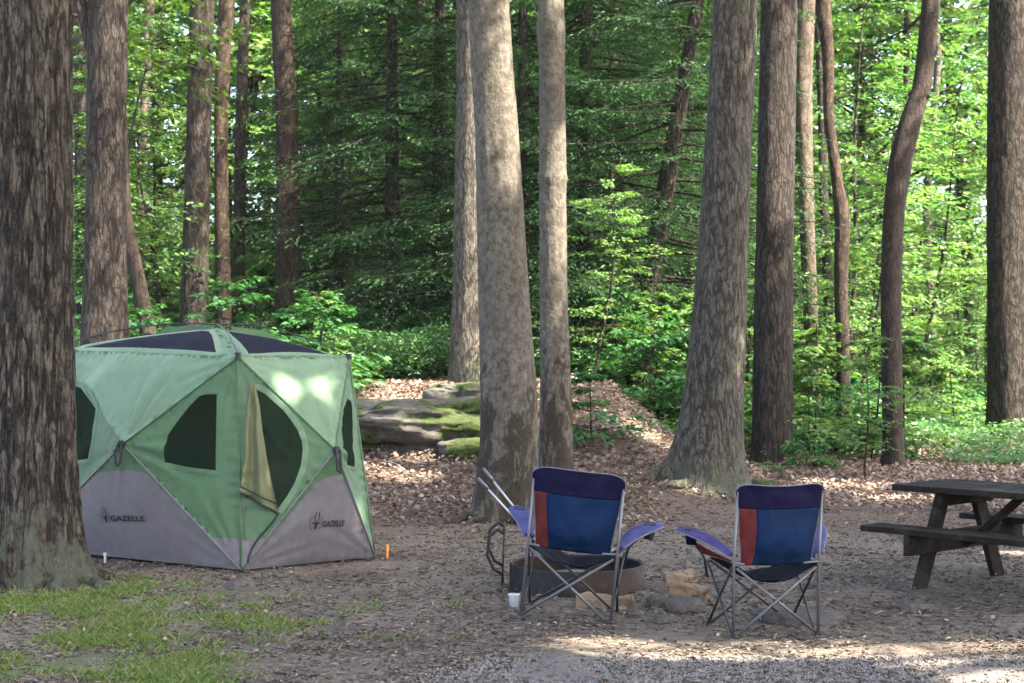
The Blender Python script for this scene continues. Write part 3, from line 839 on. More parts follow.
X, Y = scatter(38000, 7.2, 16, rl, pw=1.2)
a = rl.uniform(0, 6.283, len(X)); d = np.stack([np.cos(a), np.sin(a), rl.normal(0, .12, len(X))], 1)
ln = rl.uniform(.004, .02, len(X)) * np.where(rl.uniform(0, 1, len(X)) < .08, 3.5, 1)
A = np.stack([X, Y, gz(X, Y) + rl.uniform(-.004, .014, len(X))], 1)
rad = rl.uniform(.0025, .008, len(X)) * np.where(ln > .05, .6, 1)
V, f = prisms(A - d * ln[:, None], A + d * ln[:, None], rad, rad * .6, 4)
tag(link_mesh('forest_debris', mesh_np('forest_debris', V, f), M_TWIG), 'bits of bark and twigs scattered over the bare dirt', 'debris', kind='stuff')

X, Y = scatter(42000, 7.2, 8.35, rl, 300, 1060, 1.)
keep = rl.uniform(0, 1, len(X)) < np.clip((X + .3 + (8.0 - Y) * .8) * 1.3, .04, 1) * np.clip((8.14 - Y) * 5, 0, 1)
X, Y = X[keep], Y[keep]
nS = len(X)
r0 = rl.uniform(.003, .010, nS)
cen = np.stack([X, Y, gz(X, Y) + r0 * .35], 1)
dirs = np.array([[1, 0, 0], [-1, 0, 0], [0, 1, 0], [0, -1, 0], [0, 0, 1], [0, 0, -1.]])
V = cen[:, None] + dirs[None] * (r0[:, None, None] * rl.uniform(.6, 1.25, (nS, 6, 1))) + rl.normal(0, .0015, (nS, 6, 3))
f = (np.array([[0,2,4],[2,1,4],[1,3,4],[3,0,4],[2,0,5],[1,2,5],[3,1,5],[0,3,5]])[None] + (np.arange(nS) * 6)[:, None, None]).reshape(-1, 3)
tag(link_mesh('gravel', mesh_np('gravel', V.reshape(-1, 3), f), M_PEB), 'grey gravel along the near edge of the campsite', 'gravel', kind='stuff')

# grass: tufts in patches at the lower left
tx, ty = [], []
while len(tx) < 1700:
    Yg = rl.uniform(7.2, 11.0); px = rl.uniform(-20, 330)
    x_ = (px - CX) / FPX * Yg
    q = mn.noise(Vector((x_ * 1.5, Yg * 1.5, 8.))) + .5 * mn.noise(Vector((x_ * 4.5, Yg * 4.5, 3.)))
    lim = np.interp(px, [0, 120, 230, 290, 330], [.17, .2, .28, .5, .7]) - (.2 if 9.0 < Yg < 10.3 and px < 130 else 0)
    if Yg > 10.1 and px > 150: continue
    if rl.uniform() < 1 / (1 + math.exp(-(q - lim) * 9)): tx.append(x_); ty.append(Yg)
for px, py in [(367, 610), (360, 607), (270, 640), (905, 475), (640, 512), (632, 515), (645, 498), (330, 505), (410, 640), (190, 583), (455, 606)]:
    q = gpt(px, py)
    for _ in range(7): tx.append(q.x + rl.normal(0, .13)); ty.append(q.y + rl.normal(0, .13))
tx = np.array(tx); ty = np.array(ty)
nb = 11
X = np.repeat(tx, nb) + rl.normal(0, .045, len(tx) * nb); Y = np.repeat(ty, nb) + rl.normal(0, .045, len(tx) * nb)
a = rl.uniform(0, 6.283, len(X))
D = norm(np.stack([np.cos(a) * .55, np.sin(a) * .55, rl.uniform(.5, 1.2, len(X))], 1))
Nn = np.stack([np.cos(a + 1.6), np.sin(a + 1.6), rl.normal(0, .4, len(X))], 1)
Nn = np.cross(D, Nn)
L = rl.uniform(.02, .075, len(X)) * np.repeat(rl.uniform(.45, 1.25, len(tx)), nb)
V, f = leaf_geo(np.stack([X, Y, gz(X, Y) - .004], 1), D, Nn, L, np.full(len(X), .0065), .1, .25)
tag(link_mesh('grass', mesh_np('grass', V, f), M_GRASS), 'patchy short grass in the dirt at the lower left', 'grass', kind='stuff')

# dense low undergrowth beyond the litter
X, Y = scatter(120000, 20.5, 46, rl, -80, 1110, 1.25)
Xb, Yb = scatter(60000, 21.5, 33, rl, 280, 520, 1.)
X = np.concatenate([X, Xb]); Y = np.concatenate([Y, Yb])
px = X / Y * FPX + CX
nz = np.array([mn.noise(Vector((a * .45, b * .45, 1.))) for a, b in zip(X, Y)])
start = np.interp(px, [300, 330, 480, 560, 620, 700, 760, 800, 860, 940, 1000], [22, 24.0, 24.2, 24., 24., 21.8, 23., 22.2, 21.9, 21.6, 21.4])
keep = Y > start + nz * 1.2
X, Y, nz = X[keep], Y[keep], nz[keep]
px = X / Y * FPX + CX
hh = np.interp(px, [280, 320, 500, 540, 880, 960], [.62, .85, .85, .62, .62, .34]) * (1 + .8 * nz) * np.clip((Y - 20.5) * .35, .4, 1.)
Z = gz(X, Y) + .05 + hh * np.sqrt(rl.uniform(0.02, 1, len(X)))
a = rl.uniform(0, 6.283, len(X))
D = np.stack([np.cos(a), np.sin(a), rl.normal(-.1, .3, len(X))], 1)
Nn = UP + rl.normal(0, .45, (len(X), 3))
L = rl.uniform(.05, .12, len(X)) * np.clip(Y / 26, 1, 1.6) * np.where((X / Y * FPX + CX > 290) & (X / Y * FPX + CX < 520), .7, 1.)
V, f = leaf_geo(np.stack([X, Y, Z], 1), D, Nn, L, L * .55)
tag(link_mesh('ground_cover', mesh_np('ground_cover', V, f), M_LEAF['fern']), 'knee-high green ground cover spreading under the woods', 'undergrowth', kind='stuff')

X, Y = scatter(130000, 42, 92, rl, -90, 1120, .9)
nz = np.array([mn.noise(Vector((a * .16, b * .16, 1.))) for a, b in zip(X, Y)])
hh = (4.6 + 4. * nz)
Z = gz(X, Y) + hh * rl.uniform(.0, 1, len(X)) ** .8
a = rl.uniform(0, 6.283, len(X))
D = np.stack([np.cos(a), np.sin(a), rl.normal(-.1, .3, len(X))], 1)
L = rl.uniform(.14, .34, len(X))
V, f = leaf_geo(np.stack([X, Y, Z], 1), D, UP + rl.normal(0, .5, (len(X), 3)), L, L * .55)
tag(link_mesh('far_undergrowth', mesh_np('far_undergrowth', V, f), M_LEAF['far']), 'distant leafy thicket closing the woods between the far trunks', 'undergrowth', kind='stuff')

# ------------------------------------------------------------------ boulders
def rock(name, label, cat, c, size, seed, mat, rough=.16, sub=5, flat=.55, rz=0., group=None, sink=.25, layers=0.):
    import bmesh
    bm = bmesh.new()
    bmesh.ops.create_icosphere(bm, subdivisions=sub, radius=1.)
    sv = Vector((seed * 3.7, seed * 1.9, seed))
    for v in bm.verts:
        p = v.co.copy()
        q = Vector((math.copysign(abs(p.x) ** .75, p.x), math.copysign(abs(p.y) ** .75, p.y), math.copysign(abs(p.z) ** flat, p.z)))
        d = mn.fractal(p * 1.3 + sv, 1., 2., 5) * rough * 2.2 - abs(mn.noise(p * 2.6 + sv)) * rough
        if layers: d += math.sin(p.z * 9 + 2 * mn.noise(p * 2 + sv)) * layers
        q *= 1 + d
        v.co = Vector((q.x * size[0] / 2, q.y * size[1] / 2, q.z * size[2] / 2))
    me = bpy.data.meshes.new(name); bm.to_mesh(me); bm.free()
    me.polygons.foreach_set('use_smooth', np.ones(len(me.polygons), bool))
    o = link_mesh(name, me, mat)
    o.location = (c[0], c[1], c[2] + size[2] * (.5 - sink)); o.rotation_euler = (0, 0, rz)
    return tag(o, label, cat, group)

def rock_mat(name, cols, moss_amt):
    m, nt, out = new_mat(name)
    v = coords(nt)
    n1 = noise_tex(nt, v, 3.2, 7, .68); n2 = noise_tex(nt, v, 22, 5, .7)
    c = ramp(nt, mathn(nt, 'ADD', mathn(nt, 'MULTIPLY', n1, .6), mathn(nt, 'MULTIPLY', n2, .4)), [(.3, cols[0]), (.52, cols[1]), (.72, cols[2])])
    g = N(nt, 'ShaderNodeNewGeometry'); sp = N(nt, 'ShaderNodeSeparateXYZ'); nt.links.new(g.outputs['Normal'], sp.inputs[0])
    mo = noise_tex(nt, v, 2.1, 5, .6)
    fac = maprange(nt, mathn(nt, 'ADD', mo, mathn(nt, 'MULTIPLY', sp.outputs[2], .05)), .64 - moss_amt, .7 - moss_amt)
    mc = ramp(nt, n2, [(.3, (.012, .02, .006)), (.55, (.034, .05, .013)), (.75, (.078, .098, .026))])
    c = mixc(nt, fac, c, mc)
    p = N(nt, 'ShaderNodeBsdfPrincipled', Roughness=.9); p.inputs['Specular IOR Level'].default_value = .2
    nt.links.new(c, p.inputs[0])
    nt.links.new(bump(nt, mathn(nt, 'ADD', n1, mathn(nt, 'MULTIPLY', n2, .4)), .8, .05), p.inputs['Normal'])
    nt.links.new(p.outputs[0], out.inputs[0])
    return m
M_ROCK = rock_mat('boulder_stone', ((.028, .026, .022), (.07, .066, .058), (.14, .132, .117)), .135)
M_MOSS = rock_mat('mossy_stone', ((.035, .034, .028), (.08, .077, .065), (.13, .123, .107)), .18)
M_STONE = rock_mat('camp_stone', ((.045, .041, .037), (.085, .077, .07), (.13, .12, .11)), -.2)

def on_ground(px, Y):
    x = X_of(px, Y); return (x, Y, gzf(x, Y))
rock('boulder', 'long grey boulder with moss patches between tent and patchy trunk', 'boulder', on_ground(418, 18.9), (3.1, 2.2, .82), 1.2, M_ROCK, .18, 6, .7, .05, sink=.55, layers=.035)
rock('boulder', 'moss-topped slab behind the long grey boulder, touching the patchy trunk', 'boulder', on_ground(480, 20.4), (1.4, 1.3, .36), 2.7, M_MOSS, .12, 5, .5, .3, sink=.25)
rock('boulder', 'small rounded stone at the foot of the long boulder by the patchy trunk', 'rock', on_ground(466, 17.7), (.6, .5, .24), 4.1, M_MOSS, .12, 4, .6, .1)
rock('boulder', 'small mossy stone between the broad grey and dark furrowed trunks', 'rock', on_ground(763, 18.0), (.36, .3, .2), 5.5, M_MOSS, .12, 4, .6, .4)

# ------------------------------------------------------------------ tent
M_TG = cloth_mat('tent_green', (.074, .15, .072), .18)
M_TGL = cloth_mat('tent_green_skylit', (.125, .21, .12), .2)  # lighter copy of the wall green; sky light on upper panels painted in
M_TGY = cloth_mat('tent_flap_lining', (.115, .13, .06), .2)
M_TGR = cloth_mat('tent_grey_skirt', (.14, .128, .136), .08)
M_NET = net_mat('tent_netting', (.0035, .004, .004), .42)
M_NETD = net_mat('door_netting', (.008, .007, .0075), .6)
M_RNET = net_mat('roof_netting', (.012, .013, .022), .1)
M_POLE = simple_mat('black_pole', (.02, .02, .022), .4, bumpd=.0)
M_BLACK = simple_mat('black_webbing', (.018, .018, .02), .7)
M_LOGO = simple_mat('logo_print', (.012, .012, .014), .7)
M_WHITE = simple_mat('white_plastic', (.5, .51, .53), .45)
M_ORANGE = simple_mat('orange_plastic', (.75, .27, .02), .4)
M_STEEL = simple_mat('steel', (.42, .42, .42), .35, .9, bumpd=.0)

tF = gpt(241, 572); tF.z = gzf(tF.x, tF.y) + .015
tR = at(375, 560, 12.05); tR.z = gzf(tR.x, tR.y) + .015
tL = at(22, 549, 12.72); tL.z = gzf(tL.x, tL.y) + .015
tB = tL + (tR - tF)
eF = at(238, 357, 11.42); eR = at(349, 358, 12.15); eL = at(55, 350, 12.7); eB = eL + (eR - eF)
apex = at(217, 328, (eF.y + eB.y) / 2)
hL = at(123, 444, 11.66); hR = at(335, 450, 11.45)
cen = (tF + tB) / 2
hBL = (tL + tB + eL + eB) / 4; hBL += (hBL - Vector((cen.x, cen.y, hBL.z))).normalized() * .25
hBR = (tR + tB + eR + eB) / 4; hBR += (hBR - Vector((cen.x, cen.y, hBR.z))).normalized() * .25
org_t = Vector((tF.x, tF.y, 0))
tent = thing('hub_tent', 'green pop-up tent with grey skirt and one open door flap', 'tent', org_t)

class Facet:
    """a triangular cloth panel with a slight belly, wrinkles running out of its corners and polygonal cut-outs"""
    def __init__(s, A, B, C, belly, step=.028, wr=.019, out=None):
        s.A, s.B, s.C = Vector(A), Vector(B), Vector(C)
        n = (s.B - s.A).cross(s.C - s.A).normalized()
        ctr = (s.A + s.B + s.C) / 3
        if n.dot(ctr - Vector((cen.x, cen.y, out if out is not None else ctr.z))) < 0: n = -n
        s.n = n; s.u = (s.B - s.A).normalized(); s.v = n.cross(s.u)
        s.belly = belly; s.step = step; s.wr = wr
        s.c2 = [s.to2(p) for p in (s.A, s.B, s.C)]
    def to2(s, p):
        d = Vector(p) - s.A; return Vector((d.dot(s.u), d.dot(s.v)))
    def px(s, x, y):
        o = Vector((0, 0, CAMH)); d = at(x, y, 1.) - o
        t = (s.A - o).dot(s.n) / d.dot(s.n)
        return s.to2(o + d * t)
    def bary(s, q):
        a, b, c = s.c2
        den = (b.y - c.y) * (a.x - c.x) + (c.x - b.x) * (a.y - c.y)
        l0 = ((b.y - c.y) * (q.x - c.x) + (c.x - b.x) * (q.y - c.y)) / den
        l1 = ((c.y - a.y) * (q.x - c.x) + (a.x - c.x) * (q.y - c.y)) / den
        return l0, l1, 1 - l0 - l1
    def pos(s, q, off=0.):
        l = s.bary(q)
        e = max(min(l), 0.)
        h = s.belly * 27 * max(l[0], 0) * max(l[1], 0) * max(l[2], 0)
        w = 0.
        for i, c in enumerate(s.c2):
            d = q - c; r = d.length
            if r > 1e-4:
                an = math.atan2(d.y, d.x)
                w += math.sin(an * 19 + 2.5 * mn.noise(Vector((r * 2, i * 7.1, an * 3)))) * math.exp(-((r - .2) / .33) ** 2) * max(0., .35 + mn.noise(Vector((an * 2.2, i * 3.3, 5.))))
        w += .8 * mn.noise(Vector((q.x * 3.2, q.y * 3.2, s.A.x * 3)))
        for i in range(3):
            a, b = s.c2[i], s.c2[(i + 1) % 3]
            t = (b - a).normalized(); dd = abs((q - a).x * t.y - (q - a).y * t.x); al = (q - a).dot(t)
            w += .75 * math.sin(al * 62 + 4 * mn.noise(Vector((al * 3, i * 5., 2.)))) * math.exp(-(dd / .07) ** 2) * max(0., .4 + 1.2 * mn.noise(Vector((al * 2.5, i * 9., 7.))))
        h += s.wr * w * min(1., e * 26)
        return s.A + s.u * q.x + s.v * q.y + s.n * (h + off)
    def pieces(s, holes):
        """holes: list of 2D polygons. Returns [main, hole1, hole2 ...] as (verts3, faces)"""
        pts = []; edges = []
        def loop(poly, step):
            b = len(pts); n0 = len(poly); L = []
            for i in range(n0):
                a, c = Vector(poly[i]), Vector(poly[(i + 1) % n0])
                k = max(1, int((c - a).length / step))
                for t in range(k): L.append(a.lerp(c, t / k))
            for i, q in enumerate(L):
                pts.append(q); edges.append((b + i, b + (i + 1) % len(L)))
            return L
        loop(s.c2, s.step)
        hl = [loop(h, s.step * .7) for h in holes]
        xs_ = [c.x for c in s.c2]; ys_ = [c.y for c in s.c2]
        y = min(ys_); k = 0
        while y < max(ys_):
            x = min(xs_) + (s.step / 2 if k % 2 else 0)
            while x < max(xs_):
                q = Vector((x, y))
                if min(s.bary(q)) > .012: pts.append(q)
                x += s.step
            y += s.step * .87; k += 1
        v2, e2, f2, *_ = delaunay_2d_cdt(pts, edges, [], 0, 1e-5)
        def inside(q, poly):
            c = False; j = len(poly) - 1
            for i in range(len(poly)):
                if (poly[i].y > q.y) != (poly[j].y > q.y) and q.x < (poly[j].x - poly[i].x) * (q.y - poly[i].y) / (poly[j].y - poly[i].y) + poly[i].x: c = not c
                j = i
            return c
        V = [s.pos(q) - org_t for q in v2]
        groups = [[] for _ in range(len(holes) + 1)]
        for fc in f2:
            q = (v2[fc[0]] + v2[fc[1]] + v2[fc[2]]) / 3
            if min(s.bary(q)) < -1e-4: continue
            g = 0
            for i, h in enumerate(hl):
                if inside(q, h): g = i + 1
            groups[g].append(fc)
        out = []
        for g in groups:
            idx = {}; vv = []; ff = []
            for fc in g:
                t = []
                for i in fc:
                    if i not in idx: idx[i] = len(vv); vv.append(V[i])
                    t.append(idx[i])
                ff.append(t)
            out.append((vv, ff))
        return out, hl

def put(name, vf, mat, parent=tent):
    if not vf[1]: return None
    return link_mesh(name, mesh_py(name, vf[0], vf[1], True), mat, parent)

def trim(fac, poly, w, name, mat, parent, off=.006, closed=True):
    """a hem: narrow band along a polygon on the panel"""
    b = Buf(); n0 = len(poly)
    c = sum(poly, Vector((0, 0))) / n0
    V = []; Fc = []
    for i, q in enumerate(poly):
        p, nx_ = poly[i - 1], poly[(i + 1) % n0]
        t = (nx_ - p).normalized(); nn = Vector((t.y, -t.x))
        if nn.dot(q - c) < 0: nn = -nn
        V += [fac.pos(q - nn * w * .35, off * .4) - org_t, fac.pos(q + nn * w * .15, off) - org_t, fac.pos(q + nn * w * .65, off * .3) - org_t]
    for i in range(n0):
        j = (i + 1) % n0
        Fc += [(3*i, 3*j, 3*j+1, 3*i+1), (3*i+1, 3*j+1, 3*j+2, 3*i+2)]
    return link_mesh(name, mesh_py(name, V, Fc, True), mat, parent)

def fpoly(fac, P): return [fac.px(*p) for p in P]
def clipdown(fac, z):      # 2D polygon: the part of the facet below a height
    tri = [fac.A, fac.B, fac.C]; out_ = []
    for i in range(3):
        a, b = tri[i], tri[(i + 1) % 3]
        if a.z <= z: out_.append(fac.to2(a))
        if (a.z - z) * (b.z - z) < 0: out_.append(fac.to2(a.lerp(b, (z - a.z) / (b.z - a.z))))
    c = sum(out_, Vector((0, 0))) / len(out_)
    return [q.lerp(c, .002) for q in out_]

# left wall: four panels round its hub
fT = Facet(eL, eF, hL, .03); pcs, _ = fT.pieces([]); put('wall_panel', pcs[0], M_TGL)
fW = Facet(eF, tF, hL, .02)
win = fpoly(fW, [(163, 464), (164, 447), (167, 434), (176, 420), (190, 403), (199, 394), (206, 392), (219.5, 392), (219.5, 430), (219, 473), (190, 469.5)])
pcs, hl_ = fW.pieces([win, clipdown(fW, .25)])
wp = put('wall_panel', pcs[0], M_TG); wn = put('window', pcs[1], M_NET); put('skirt', pcs[2], M_TGR)
trim(fW, hl_[0], .05, 'window_hem', M_TG, wn)
fV = Facet(eL, tL, hL, .02)
win = fpoly(fV, [(97, 408), (90, 394), (82, 386), (72, 383), (60, 384), (48, 392), (44, 430), (46, 463), (70, 464), (90, 461), (95, 440)])
pcs, hl_ = fV.pieces([win, clipdown(fV, .25)])
put('wall_panel', pcs[0], M_TG); wn = put('window', pcs[1], M_NET); put('skirt', pcs[2], M_TGR)
trim(fV, hl_[0], .05, 'window_hem', M_TG, wn)
fS = Facet(tL, tF, hL, .03)
sk = fpoly(fS, [(88, 481), (97, 473.5), (110, 470.5), (128, 470), (140, 471.5), (149, 474)]) + [fS.to2(tF.lerp(hL, .004) ) * .998 + fS.to2(cen) * .0]
sk = fpoly(fS, [(90, 480), (97, 473.5), (110, 470.5), (128, 470), (140, 471.5), (148, 473.5)])
e1 = fS.to2(tF); e0 = fS.to2(tL); cc = (e1 + e0 + fS.to2(hL)) / 3
sk = sk + [e1.lerp(cc, .006), e0.lerp(cc, .006)]
pcs, _ = fS.pieces([sk]); put('wall_panel', pcs[0], M_TG); put('skirt', pcs[1], M_TGR)
# right wall
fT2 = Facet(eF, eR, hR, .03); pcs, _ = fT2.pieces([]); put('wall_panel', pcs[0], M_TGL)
fD = Facet(eF, tF, hR, .02)
dpoly = fpoly(fD, [(252, 389), (258, 388), (266, 392), (275, 400), (285, 409), (293.5, 420), (300, 430), (303.6, 440), (305, 450), (303, 466), (297, 483), (289, 497), (279, 511), (268, 505), (258, 490), (254, 450)])
pcs, hl_ = fD.pieces([dpoly, clipdown(fD, .25)])
put('wall_panel', pcs[0], M_TG); dn = put('door', pcs[1], M_NETD); put('skirt', pcs[2], M_TGR)
trim(fD, hl_[0], .045, 'door_hem', M_TGL, dn)
fE = Facet(eR, tR, hR, -.02)
wpx = [(344, 407), (347.5, 396), (350.5, 400), (354, 425), (357, 468), (350, 466), (344, 450), (342, 428)]
pcs, hl_ = fE.pieces([fpoly(fE, wpx), clipdown(fE, .02)])
put('wall_panel', pcs[0], M_TG); wn = put('window', pcs[1], M_NET)
trim(fE, hl_[0], .03, 'window_hem', M_TG, wn)
fS2 = Facet(tF, tR, hR, .04)
sk = fpoly(fS2, [(318, 481), (325, 477.5), (333, 475.5), (341, 476), (345, 478)])
e1 = fS2.to2(tR); e0 = fS2.to2(tF); cc = (e1 + e0 + fS2.to2(hR)) / 3
sk = sk + [e1.lerp(cc, .006), e0.lerp(cc, .006)]
pcs, _ = fS2.pieces([sk]); put('wall_panel', pcs[0], M_TG); put('skirt', pcs[1], M_TGR)
# far walls, seen through the netting
for (a, b, ta, tb, h) in ((eL, eB, tL, tB, hBL), (eR, eB, tR, tB, hBR)):
    for tri in ((a, b, h), (a, ta, h), (b, tb, h), (ta, tb, h)):
        ff = Facet(*tri, .02, .12); pcs, _ = ff.pieces([]); put('wall_panel', pcs[0], M_TG)
fl = Buf(); fl.add([p - org_t + Vector((0, 0, .01)) for p in (tL, tF, tR, tB)], [(0, 1, 2, 3)]); fl.build('floor', simple_mat('tent_floor', (.09, .09, .1), .7), tent)
# roof: netting framed by cloth, four panels
for (a, b, near) in ((eL, eF, True), (eF, eR, True), (eR, eB, False), (eB, eL, False)):
    ff = Facet(a, b, apex, .06, .06, .004, out=0.)
    A2, B2, C2 = ff.c2; c2 = (A2 + B2 + C2) / 3
    def bp(l): return A2 * l[0] + B2 * l[1] + C2 * l[2]
    inner = [bp(l) for l in ((.86, .09, .05), (.09, .86, .05), (.05, .32, .63), (.05, .10, .85), (.10, .05, .85), (.32, .05, .63))]
    pcs, hl_ = ff.pieces([inner])
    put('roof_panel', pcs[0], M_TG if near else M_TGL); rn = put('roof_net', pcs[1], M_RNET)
    trim(ff, hl_[0], .045, 'roof_hem', M_TGL, rn)
for strip in ([(158, 334), (166, 327.5), (188, 325.5), (212, 325.5), (213, 333)], [(231, 326.5), (255, 329.5), (273, 334), (279, 339), (255, 338), (233, 334)]):
    b = Buf(); ya = apex.y + .12
    b.add([at(px_, py_, ya + abs(px_ - 220) * .004) - org_t for px_, py_ in strip], [tuple(range(len(strip)))]); b.build('vent_flap', M_TG, tent, False, .012)
# poles, seams, hubs
def arc(a, b, bulge, n=12, up=True):
    return [a.lerp(b, t / n) + Vector((0, 0, bulge * 4 * (t / n) * (1 - t / n))) - org_t for t in range(n + 1)]
for c in (eL, eF, eR, eB):
    b = Buf(); b.tube(arc(c + Vector((0, 0, .015)), apex + Vector((0, 0, .03)), .05 if c is eF else .075), .006, 6); b.build('roof_pole', M_POLE, tent, True)
for h, cs in ((hL, (eL, eF, tL, tF)), (hR, (eF, eR, tF, tR))):
    for c in cs:
        nrm = (h - Vector((cen.x, cen.y, h.z))).normalized() * .006
        b = Buf(); b.tube([h.lerp(c, t / 6) + nrm - org_t for t in range(7)], .0075, 6); b.build('pole_sleeve', M_TG if c.z > 1 else M_TGR, tent, True)
for a, c in ((eF, tF), (eR, tR)):
    b = Buf(); b.tube([a.lerp(c, t / 4) - org_t for t in range(5)], .011, 6); b.build('corner_seam', M_TG, tent, True)
for h in (hL, hR):
    nrm = (h - Vector((cen.x, cen.y, h.z))).normalized()
    sd = nrm.cross(Vector((0, 0, 1))); p = h + nrm * .02 - org_t
    hb_ = Buf(); hb_.tube([p - nrm * .015, p + nrm * .012], .03, 10); ho = hb_.build('hub', M_BLACK, tent)
    b = Buf(); b.tube([p + sd * .02 + nrm * .015, p + sd * .035 + Vector((0, 0, -.06)) + nrm * .03, p + sd * .03 + Vector((0, 0, -.15)) + nrm * .03, p + nrm * .035 + Vector((0, 0, -.17)), p - sd * .015 + Vector((0, 0, -.14)) + nrm * .03, p - sd * .02 + nrm * .015], .010, 6); b.build('pull_strap', M_BLACK, ho)
for c in (eF, eR, eL):
    p = c - org_t; b = Buf(); b.tube([p + Vector((0, 0, -.02)), p + Vector((0, 0, .035))], .022, 8); b.build('corner_cap', M_BLACK, tent)
# rolled-back door flap, hanging in folds
Lf = fpoly(fD, [(250, 385), (248, 405), (246, 430), (246.5, 455), (243.5, 475), (241, 491)]); Rf = fpoly(fD, [(256, 386), (260, 405), (263, 430), (267, 455), (272, 482), (279, 513)])
def along(P, t):
    k = t * (len(P) - 1); i = min(int(k), len(P) - 2); return P[i].lerp(P[i + 1], k - i)
def flap(u, v):
    q = along(Lf, v).lerp(along(Rf, v), u)
    fold = .03 * math.sin(u * 10 + v * 2.) * (.3 + v) + .018 * math.sin(v * 9 + u * 3) * v + .012 * math.sin(v * 27 + u * 4) * v * v
    return fD.pos(q, .035 + fold + .05 * v) - org_t
b = Buf(); b.grid(flap, 16, 40); fo = b.build('door_flap', M_TGY, tent, True)
b = Buf(); b.tube([flap(i / 20, 1.) + Vector((0, 0, -.004)) for i in range(21)], .009, 6); b.tube([flap(i / 20, .94) + fD.n * .006 for i in range(21)], .005, 6); b.build('flap_edge', M_BLACK, fo, True)
zp = fpoly(fD, [(279, 512), (275, 519), (266, 530), (258, 539), (252, 548), (248.5, 557), (248, 563)])
b = Buf(); b.tube([fD.pos(q, .012) - org_t for q in zp], .008, 6); b.build('door_zip', M_BLACK, tent, True)
zp = fpoly(fD, [(246, 385), (245.5, 440), (245, 500), (244.5, 540)])
b = Buf(); b.tube([fD.pos(q, .006) - org_t for q in zp], .005, 6); b.build('door_zip', M_TGR, tent, True)

# printed emblem and word on the grey skirts
def text_mesh(word, size):
    cu = bpy.data.curves.new('word', 'FONT'); cu.body = word; cu.size = size; cu.resolution_u = 3
    cu.offset = size * .03
    o = bpy.data.objects.new('word_tmp', cu); COL.objects.link(o)
    dg = bpy.context.evaluated_depsgraph_get()
    me = bpy.data.meshes.new_from_object(o.evaluated_get(dg))
    V = [v.co.copy() for v in me.vertices]; Fc = [tuple(p_.vertices) for p_ in me.polygons]
    bpy.data.objects.remove(o); bpy.data.meshes.remove(me); bpy.data.curves.remove(cu)
    return V, Fc
def logo(fac, px, py, hpx, word_px, tilt):
    o2 = fac.px(px, py); r2 = (fac.px(px + 10, py + tilt) - o2).normalized(); up2 = Vector((-r2.y, r2.x))
    if up2.dot(fac.px(px, py - 5) - o2) < 0: up2 = -up2
    S = (fac.px(px, py - hpx) - o2).length
    def m(x, y): return fac.pos(o2 + r2 * x * S + up2 * y * S, .009) - org_t
    b = Buf()
    # antelope head: face, ears, two lyre horns
    b.add([m(*q) for q in [(0, -.5), (.10, -.42), (.13, -.1), (.2, .1), (.08, .16), (0, .12), (-.08, .16), (-.2, .1), (-.13, -.1), (-.10, -.42)]], [tuple(range(10))])
    for s_ in (1, -1):
        b.add([m(s_ * x, y) for x, y in [(.17, .05), (.42, .2), (.34, .05), (.18, -.06)]], [(0, 1, 2, 3)])
        H_ = [(.05, .12), (.16, .35), (.2, .6), (.13, .85), (.14, 1.0)]
        for (x0, y0), (x1, y1) in zip(H_[:-1], H_[1:]):
            b.add([m(s_ * (x0 - .035), y0), m(s_ * (x0 + .05), y0), m(s_ * (x1 + .045), y1), m(s_ * (x1 - .03), y1)], [(0, 1, 2, 3)])
        A_ = [(.55 * math.cos(t), .1 + .68 * math.sin(t)) for t in np.linspace(-1.1, .9, 9)]
        for (x0, y0), (x1, y1) in zip(A_[:-1], A_[1:]):
            b.add([m(s_ * x0, y0), m(s_ * (x0 + .05), y0), m(s_ * (x1 + .05), y1), m(s_ * x1, y1)], [(0, 1, 2, 3)])
    b.build('emblem', M_LOGO, tent)
    V, Fc = text_mesh('GAZELLE', 1.)
    wid = max(v.x for v in V) - min(v.x for v in V); hgt_ = max(v.y for v in V)
    tw = (fac.px(px + word_px, py + tilt * word_px / 10) - o2).length * .97
    b = Buf(); b.add([fac.pos(o2 + r2 * (S * .62 + v.x / wid * tw) + up2 * (v.y / hgt_ * S * .52 - S * .3), .009) - org_t for v in V], Fc)
    b.build('lettering', M_LOGO, tent)
logo(fS, 109, 516, 9.5, 35, .1)
logo(fS2, 313, 521, 11, 23, -.35)

def stake(name, label, px, py, Y, h, r, mat, lean):
    x = X_of(px, Y); z = gzf(x, Y)
    o = thing(name, label, 'tent stake', (x, Y, z))
    b = Buf(); b.tube([(0, 0, -.05), (lean, 0, h)], r, 8); b.build('shaft', mat, o, True)
    b = Buf(); b.tube([(lean, 0, h - .012), (lean, 0, h + .006)], [r * 1.5, r * 1.35], 10); b.build('head', mat, o)
    return o
stake('tent_stake', 'orange plastic stake in the dirt right of the tent', 387, 558, 12.1, .10, .010, M_ORANGE, .003)
stake('tent_stake', 'white-headed stake at the hem of the tent by the big trunk', 105, 556, 11.9, .075, .009, M_WHITE, 0)

